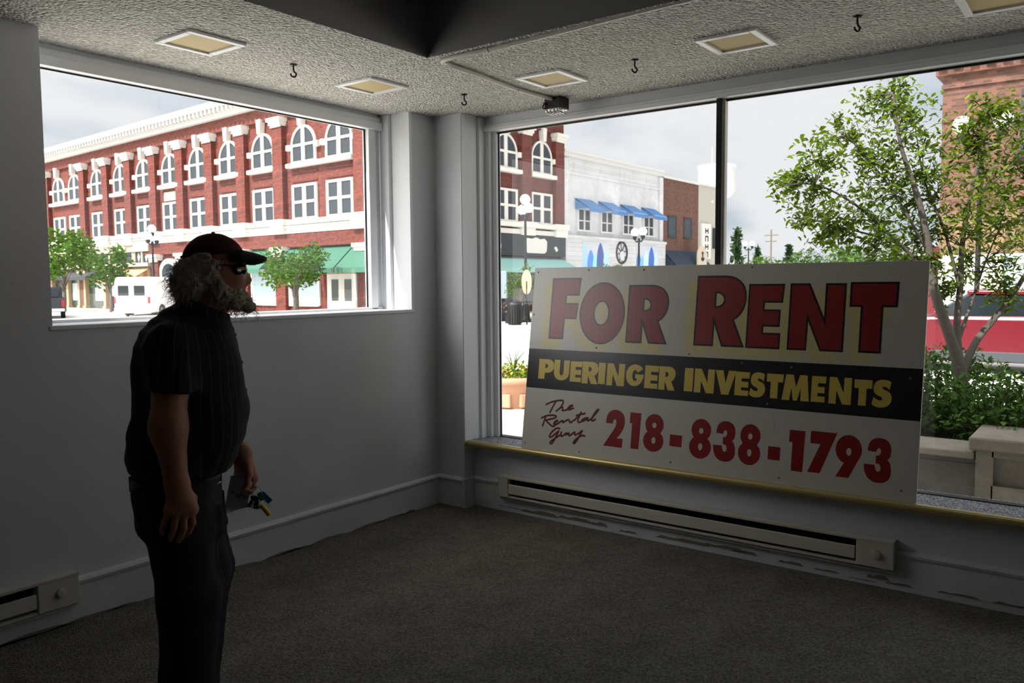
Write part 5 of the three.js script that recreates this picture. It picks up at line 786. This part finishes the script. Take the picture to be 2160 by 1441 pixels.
  put('cap_button', new THREE.SphereGeometry(0.007, 10, 8).scale(1, 0.5, 1).translate(0.09, 1.777, 0), M.capCloth, c); put('cap_band', nets((x, y, z) => Math.max(Math.abs(ell(x, y, z, [0.09, 1.672, 0], [0.11, 0.106, 0.094])) - 0.002, rim(x) - y, y - rim(x) - 0.012), [-0.05, 1.66, -0.12], [0.23, 1.75, 0.12], 0.004), M.capBrim, c);
  // sunglasses
  const sgl = put('sunglasses', [tube([[0.07, 1.662, 0.088], [0.12, 1.663, 0.08], [0.158, 1.66, 0.066]], 0.0028, 6), tube([[0.07, 1.662, -0.088], [0.12, 1.663, -0.08], [0.158, 1.66, -0.066]], 0.0028, 6), tube([[0.187, 1.66, 0.014], [0.192, 1.664, 0], [0.187, 1.66, -0.014]], 0.003, 6)], M.black, man);
  for (const s of [1, -1]) put('lens', new THREE.SphereGeometry(1, 20, 14).scale(0.009, 0.024, 0.035).rotateY(-s * 0.75).translate(0.174, 1.648, s * 0.05), M.lens, sgl);
  put('wedding_ring', join(new THREE.TorusGeometry(0.0105, 0.0022, 8, 20)).rotateX(Math.PI / 2 - 0.1).rotateZ(0.2).translate(-0.063, 0.838, 0.278), M.gold, man);
  put('bracelet', join(new THREE.TorusGeometry(0.037, 0.004, 8, 28)).rotateX(Math.PI / 2).rotateZ(-0.55).rotateX(0.35).translate(0.155, 0.984, -0.14), M.gold, man);
  // what his left hand holds
  const at = (x, y, z) => { const c2 = Math.cos(-0.5518), s2 = Math.sin(-0.5518); return [1.61 + x * c2 + z * s2, y, -2.615 - x * s2 + z * c2]; };
  const paper = thing('folded_paper', 'crumpled white paper held in the left hand of the standing man', 'paper', at(0.15, 0.752, -0.11), -0.5518), pg = new THREE.PlaneGeometry(0.075, 0.13, 12, 16), pp = pg.attributes.position;
  for (let i = 0; i < pp.count; i++) { const x = pp.getX(i), y = pp.getY(i); pp.setXYZ(i, x + 0.02 * Math.sin(y * 12), y + 0.075 + 0.25 * x * (y < 0 ? 1 : 0.4), 0.012 * Math.sin(x * 46 + y * 20) + 0.008 * n3(x * 60, y * 60, 1)); } pg.computeVertexNormals(); const back = pg.clone().translate(0.006, -0.006, 0.006); mat('paper', 0xe6e6ea, 0.8, { side: THREE.DoubleSide }); put('sheet', pg, M.paper, paper); put('sheet', back, M.paper, paper);
  const k = thing('key_ring', 'bunch of keys with blue and yellow tags hanging from the left hand of the man', 'keys', at(0.212, 0.745, -0.085), -0.5518);
  put('ring', join(new THREE.TorusGeometry(0.018, 0.0016, 8, 28)).translate(0, 0.08, 0), M.chrome, k);
  const key = () => [new THREE.CylinderGeometry(0.011, 0.011, 0.002, 16).rotateX(Math.PI / 2).translate(0, -0.008, 0), bx(-0.0035, 0.0035, -0.05, -0.016, -0.001, 0.001), bx(0.0035, 0.007, -0.046, -0.04, -0.001, 0.001), bx(0.0035, 0.006, -0.036, -0.03, -0.001, 0.001)];
  for (let i = 0; i < 7; i++) put('key', key().map((g) => g.rotateY(i * 0.8).rotateZ((i - 3.5) * 0.16 - 0.05).translate(-0.004 + i * 0.001, 0.064, (i - 3) * 0.003)), i % 2 ? M.chrome : M.darkIron, k);
  mat('tagBlue', 0x1f6f9a, 0.5); mat('tagYellow', 0xe0b81c, 0.5); mat('tagGreen', 0x2f7d55, 0.5);
  put('tag', rb(-0.011, 0.011, -0.05, 0, -0.0025, 0.0025, 0.002).rotateZ(0.7).translate(0.018, 0.075, 0.006), M.tagBlue, k); put('tag', rb(-0.009, 0.009, -0.034, 0, -0.0025, 0.0025, 0.002).rotateZ(0.35).translate(0.01, 0.078, 0.008), M.tagGreen, k); put('tag', cyl(0.009, 0.009, 0.052).rotateZ(0.6).translate(0.045, -0.012, 0.004), M.tagYellow, k);
}
renderer.render(scene, camera);
